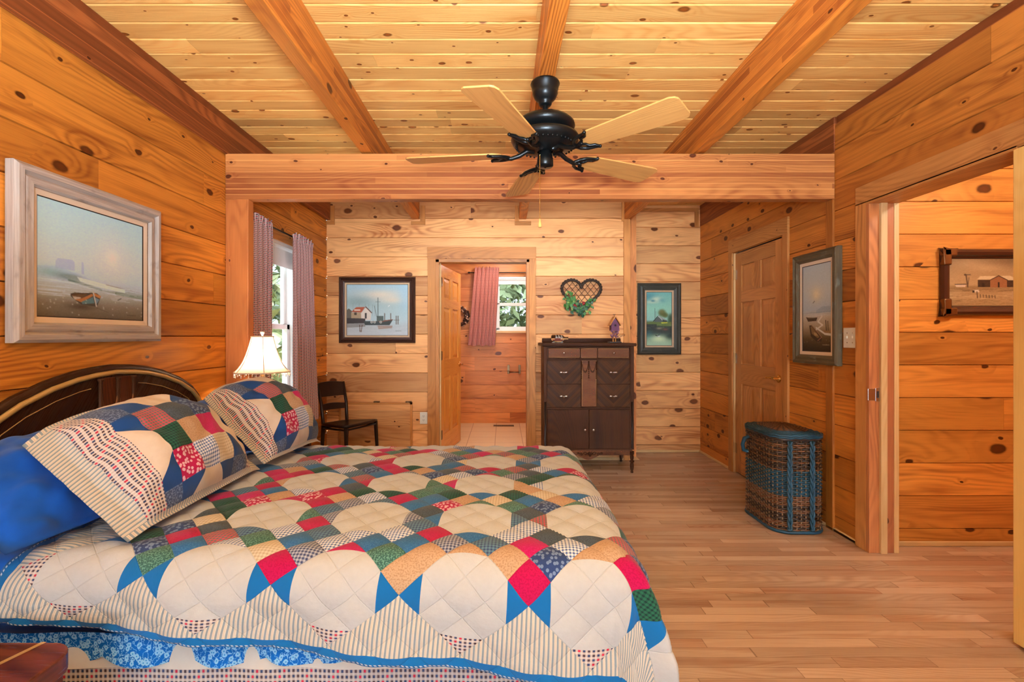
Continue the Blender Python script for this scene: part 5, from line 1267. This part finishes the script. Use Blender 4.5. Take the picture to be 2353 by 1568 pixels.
# ------------------------------------------------------------------ hamper
hm = thing('wicker_hamper', 'tall brown wicker hamper with teal woven band, teal straps and lid by the closet door', 'hamper', (1.915, 3.23, 0))
hcx, hcy, ha, hbv, hr = 1.912, 3.235, .163, .222, .1
def rr_path(n, sc=1.0, off=0.0):
    a, b, r = ha*sc, hbv*sc, hr*sc; segs = [2*(a-r), PI/2*r, 2*(b-r), PI/2*r]*2; L = sum(segs); o = []
    for i in range(n):
        s = L*i/n; k = 0
        while s > segs[k]: s -= segs[k]; k += 1
        q = k//2; e = [(1, 0), (0, 1), (-1, 0), (0, -1)][q]; nn = [(0, -1), (1, 0), (0, 1), (-1, 0)][q]
        hx = (a-r) if q % 2 == 0 else (b-r); hy = (b if q % 2 == 0 else a)
        if k % 2 == 0: p = (e[0]*(s-hx)+nn[0]*hy, e[1]*(s-hx)+nn[1]*hy); nm = nn
        else:
            t = s/r; c = (e[0]*hx+nn[0]*(hy-r), e[1]*hx+nn[1]*(hy-r)); nm = (nn[0]*math.cos(t)+e[0]*math.sin(t), nn[1]*math.cos(t)+e[1]*math.sin(t)); p = (c[0]+nm[0]*r, c[1]+nm[1]*r)
        o.append((Vector((hcx+p[0]+nm[0]*off, hcy+p[1]+nm[1]*off, 0)), Vector((nm[0], nm[1], 0))))
    return o
NS = 48; base = rr_path(NS*2); mb = MB(); nrow = 47
for k in range(nrow):
    z = .025+k*.0123; teal = .235 < z < .405; amp = .0062
    loop = [p+Z*(z+.001*math.sin(i*1.7+k))+n*(amp*(1 if ((i//2+k) % 2) else -1)*(1 if i % 2 == 0 else 0)) for i, (p, n) in enumerate(base)]
    mb.tube(loop, .0056, 6, closed=True, m=2 if teal else (0 if R.random() < .6 else 1))
mb.build('woven_body', [wicker, wicker_d, wicker_t], hm)
mb = MB()
for i in range(0, NS*2, 2): p, n = base[i]; mb.tube([p+Z*.01+n*.0005, p+Z*.6+n*.0005], .0048, 5)
mb.build('stakes', wicker_l, hm)
mb = MB(); ib = rr_path(60, .96); mb.grid([[p+Z*z for p, n in ib] for z in (.01, .6)], False, True); mb.build('inner_lining', slot_dark, hm)
for z, m, r in ((.012, wicker_t, .011), (.604, wicker_d, .009)): mb = MB(); mb.tube([p+n*.004+Z*z for p, n in rr_path(80)], r, 8, closed=True); mb.build('rim', m, hm)
mb = MB()
for k in range(26):
    s = 1.035-k*.04
    if s < .05: break
    z = .622+.034*(1-(k/25-.0)**0 * (1-k/25)**2.2) if k else .622
    for dz_ in ((0,) if k else (-.006, .006)):
        mb.tube([p+Z*(z+dz_+.003*math.sin(i*1.57+k*PI)) for i, (p, n) in enumerate(rr_path(96, s))], .0085 if k < 6 else .0075, 6, closed=True, m=2 if k < 8 else (0 if k % 2 else 1))
ld = mb.build('lid', [wicker, wicker_d, wicker_t], hm)
def braid(path, mat, name, r=.0075, w=.01):
    mb = MB(); pth = [Vector(p) for p in path]; n = len(pth)
    for ph in (0, 2*PI/3, 4*PI/3):
        q = []
        for i in range(n*6):
            t = i/6; a = pth[min(int(t), n-1)]; b = pth[min(int(t)+1, n-1)]; p = a.lerp(b, t-int(t)); s = i*.42+ph; q.append(p+Vector((w*math.sin(s), w*.55*math.sin(2*s), 0)))
        mb.tube(q, r, 6)
    return mb.build(name, mat, hm)
yf = hcy-hbv-.014
for x in (1.825, 1.968): braid([(x, yf, .595-.56*i/10) for i in range(11)], wicker_t, 'strap')
mb = MB(); xl = hcx-ha-.012; mb.tube([(xl, 3.33, .56), (xl-.03, 3.335, .545), (xl-.04, 3.34, .5), (xl-.03, 3.345, .46), (xl, 3.35, .45)], .013, 8); mb.build('handle_loop', wicker_t, hm)

# ------------------------------------------------------------------ light
def area(name, loc, rot, sx, sy, power, col, spread=PI):
    l = bpy.data.lights.new(name, 'AREA'); l.shape = 'RECTANGLE'; l.size = sx; l.size_y = sy; l.energy = power; l.color = col; l.spread = spread
    o = bpy.data.objects.new(name, l); C.objects.link(o); o.location = loc; o.rotation_euler = rot; return o
def point(name, loc, power, col, r=.03):
    l = bpy.data.lights.new(name, 'POINT'); l.energy = power; l.color = col; l.shadow_soft_size = r
    o = bpy.data.objects.new(name, l); C.objects.link(o); o.location = loc; return o
DAY = (.70, .85, 1.0)
area('daylight_rear', (-.75, YE-.25, 1.3), (PI/2, 0, 0), 1.7, 2.1, 760, DAY); area('daylight_rear', (1.2, YE-.25, 1.3), (PI/2, 0, 0), 1.6, 2.1, 600, DAY)
area('daylight_window', (XL-1.5, 3.9, 3.4), (0, -math.radians(42), 0), 2.2, 2.4, 1500, DAY)
area('daylight_bath', (.25, 8.2, 3.6), (-math.radians(42), 0, 0), 1.8, 1.8, 160, DAY)
point('bathroom_ceiling_lamp', (0, 6.0, 2.35), 30, (.9, .92, .9), .12)
point('hall_fill', (3.0, 1.6, 2.5), 42, (.9, .92, .9), .12)  # unseen lamp, added to keep the hall well lit
area('ceiling_fill', (.1, -.5, 1.4), (PI-.35, 0, 0), .5, .5, 190, (.74, .87, 1), 2.6)  # unseen upward fill behind the camera, added to brighten the ceiling
area('alcove_fill', (.2, 3.22, 2.37), (math.radians(68), 0, 0), 2.8, .06, 11, (.92, .95, 1), 1.9)  # added fill hidden behind the crossbeam, lifts the far wall
point('lamp_bulb', (LX, LY, 1.16), 14, (1, .8, .58), .03)
w = bpy.data.worlds.new('World'); bpy.context.scene.world = w; w.use_nodes = True
bg = w.node_tree.nodes['Background']; bg.inputs[0].default_value = (.7, .86, 1, 1); bg.inputs[1].default_value = 1.6
cam = bpy.data.cameras.new('Camera'); co = bpy.data.objects.new('Camera', cam); C.objects.link(co)
co.location = (0, 0, HC); co.rotation_euler = (PI/2, 0, 0); cam.sensor_width = 36; cam.lens = F/2353*36
cam.shift_x = (1176.5-VX)/2353; cam.shift_y = -(784-VY)/2353; cam.clip_start = .02
sc = bpy.context.scene; sc.camera = co
sc.view_settings.view_transform = 'Standard'; sc.view_settings.look = 'None'; sc.view_settings.exposure = 0.3; sc.view_settings.gamma = 1.0
sc.view_settings.use_curve_mapping = False
sc.cycles.use_denoising = True; sc.cycles.max_bounces = 10; sc.cycles.diffuse_bounces = 3; sc.cycles.sample_clamp_indirect = 6.0
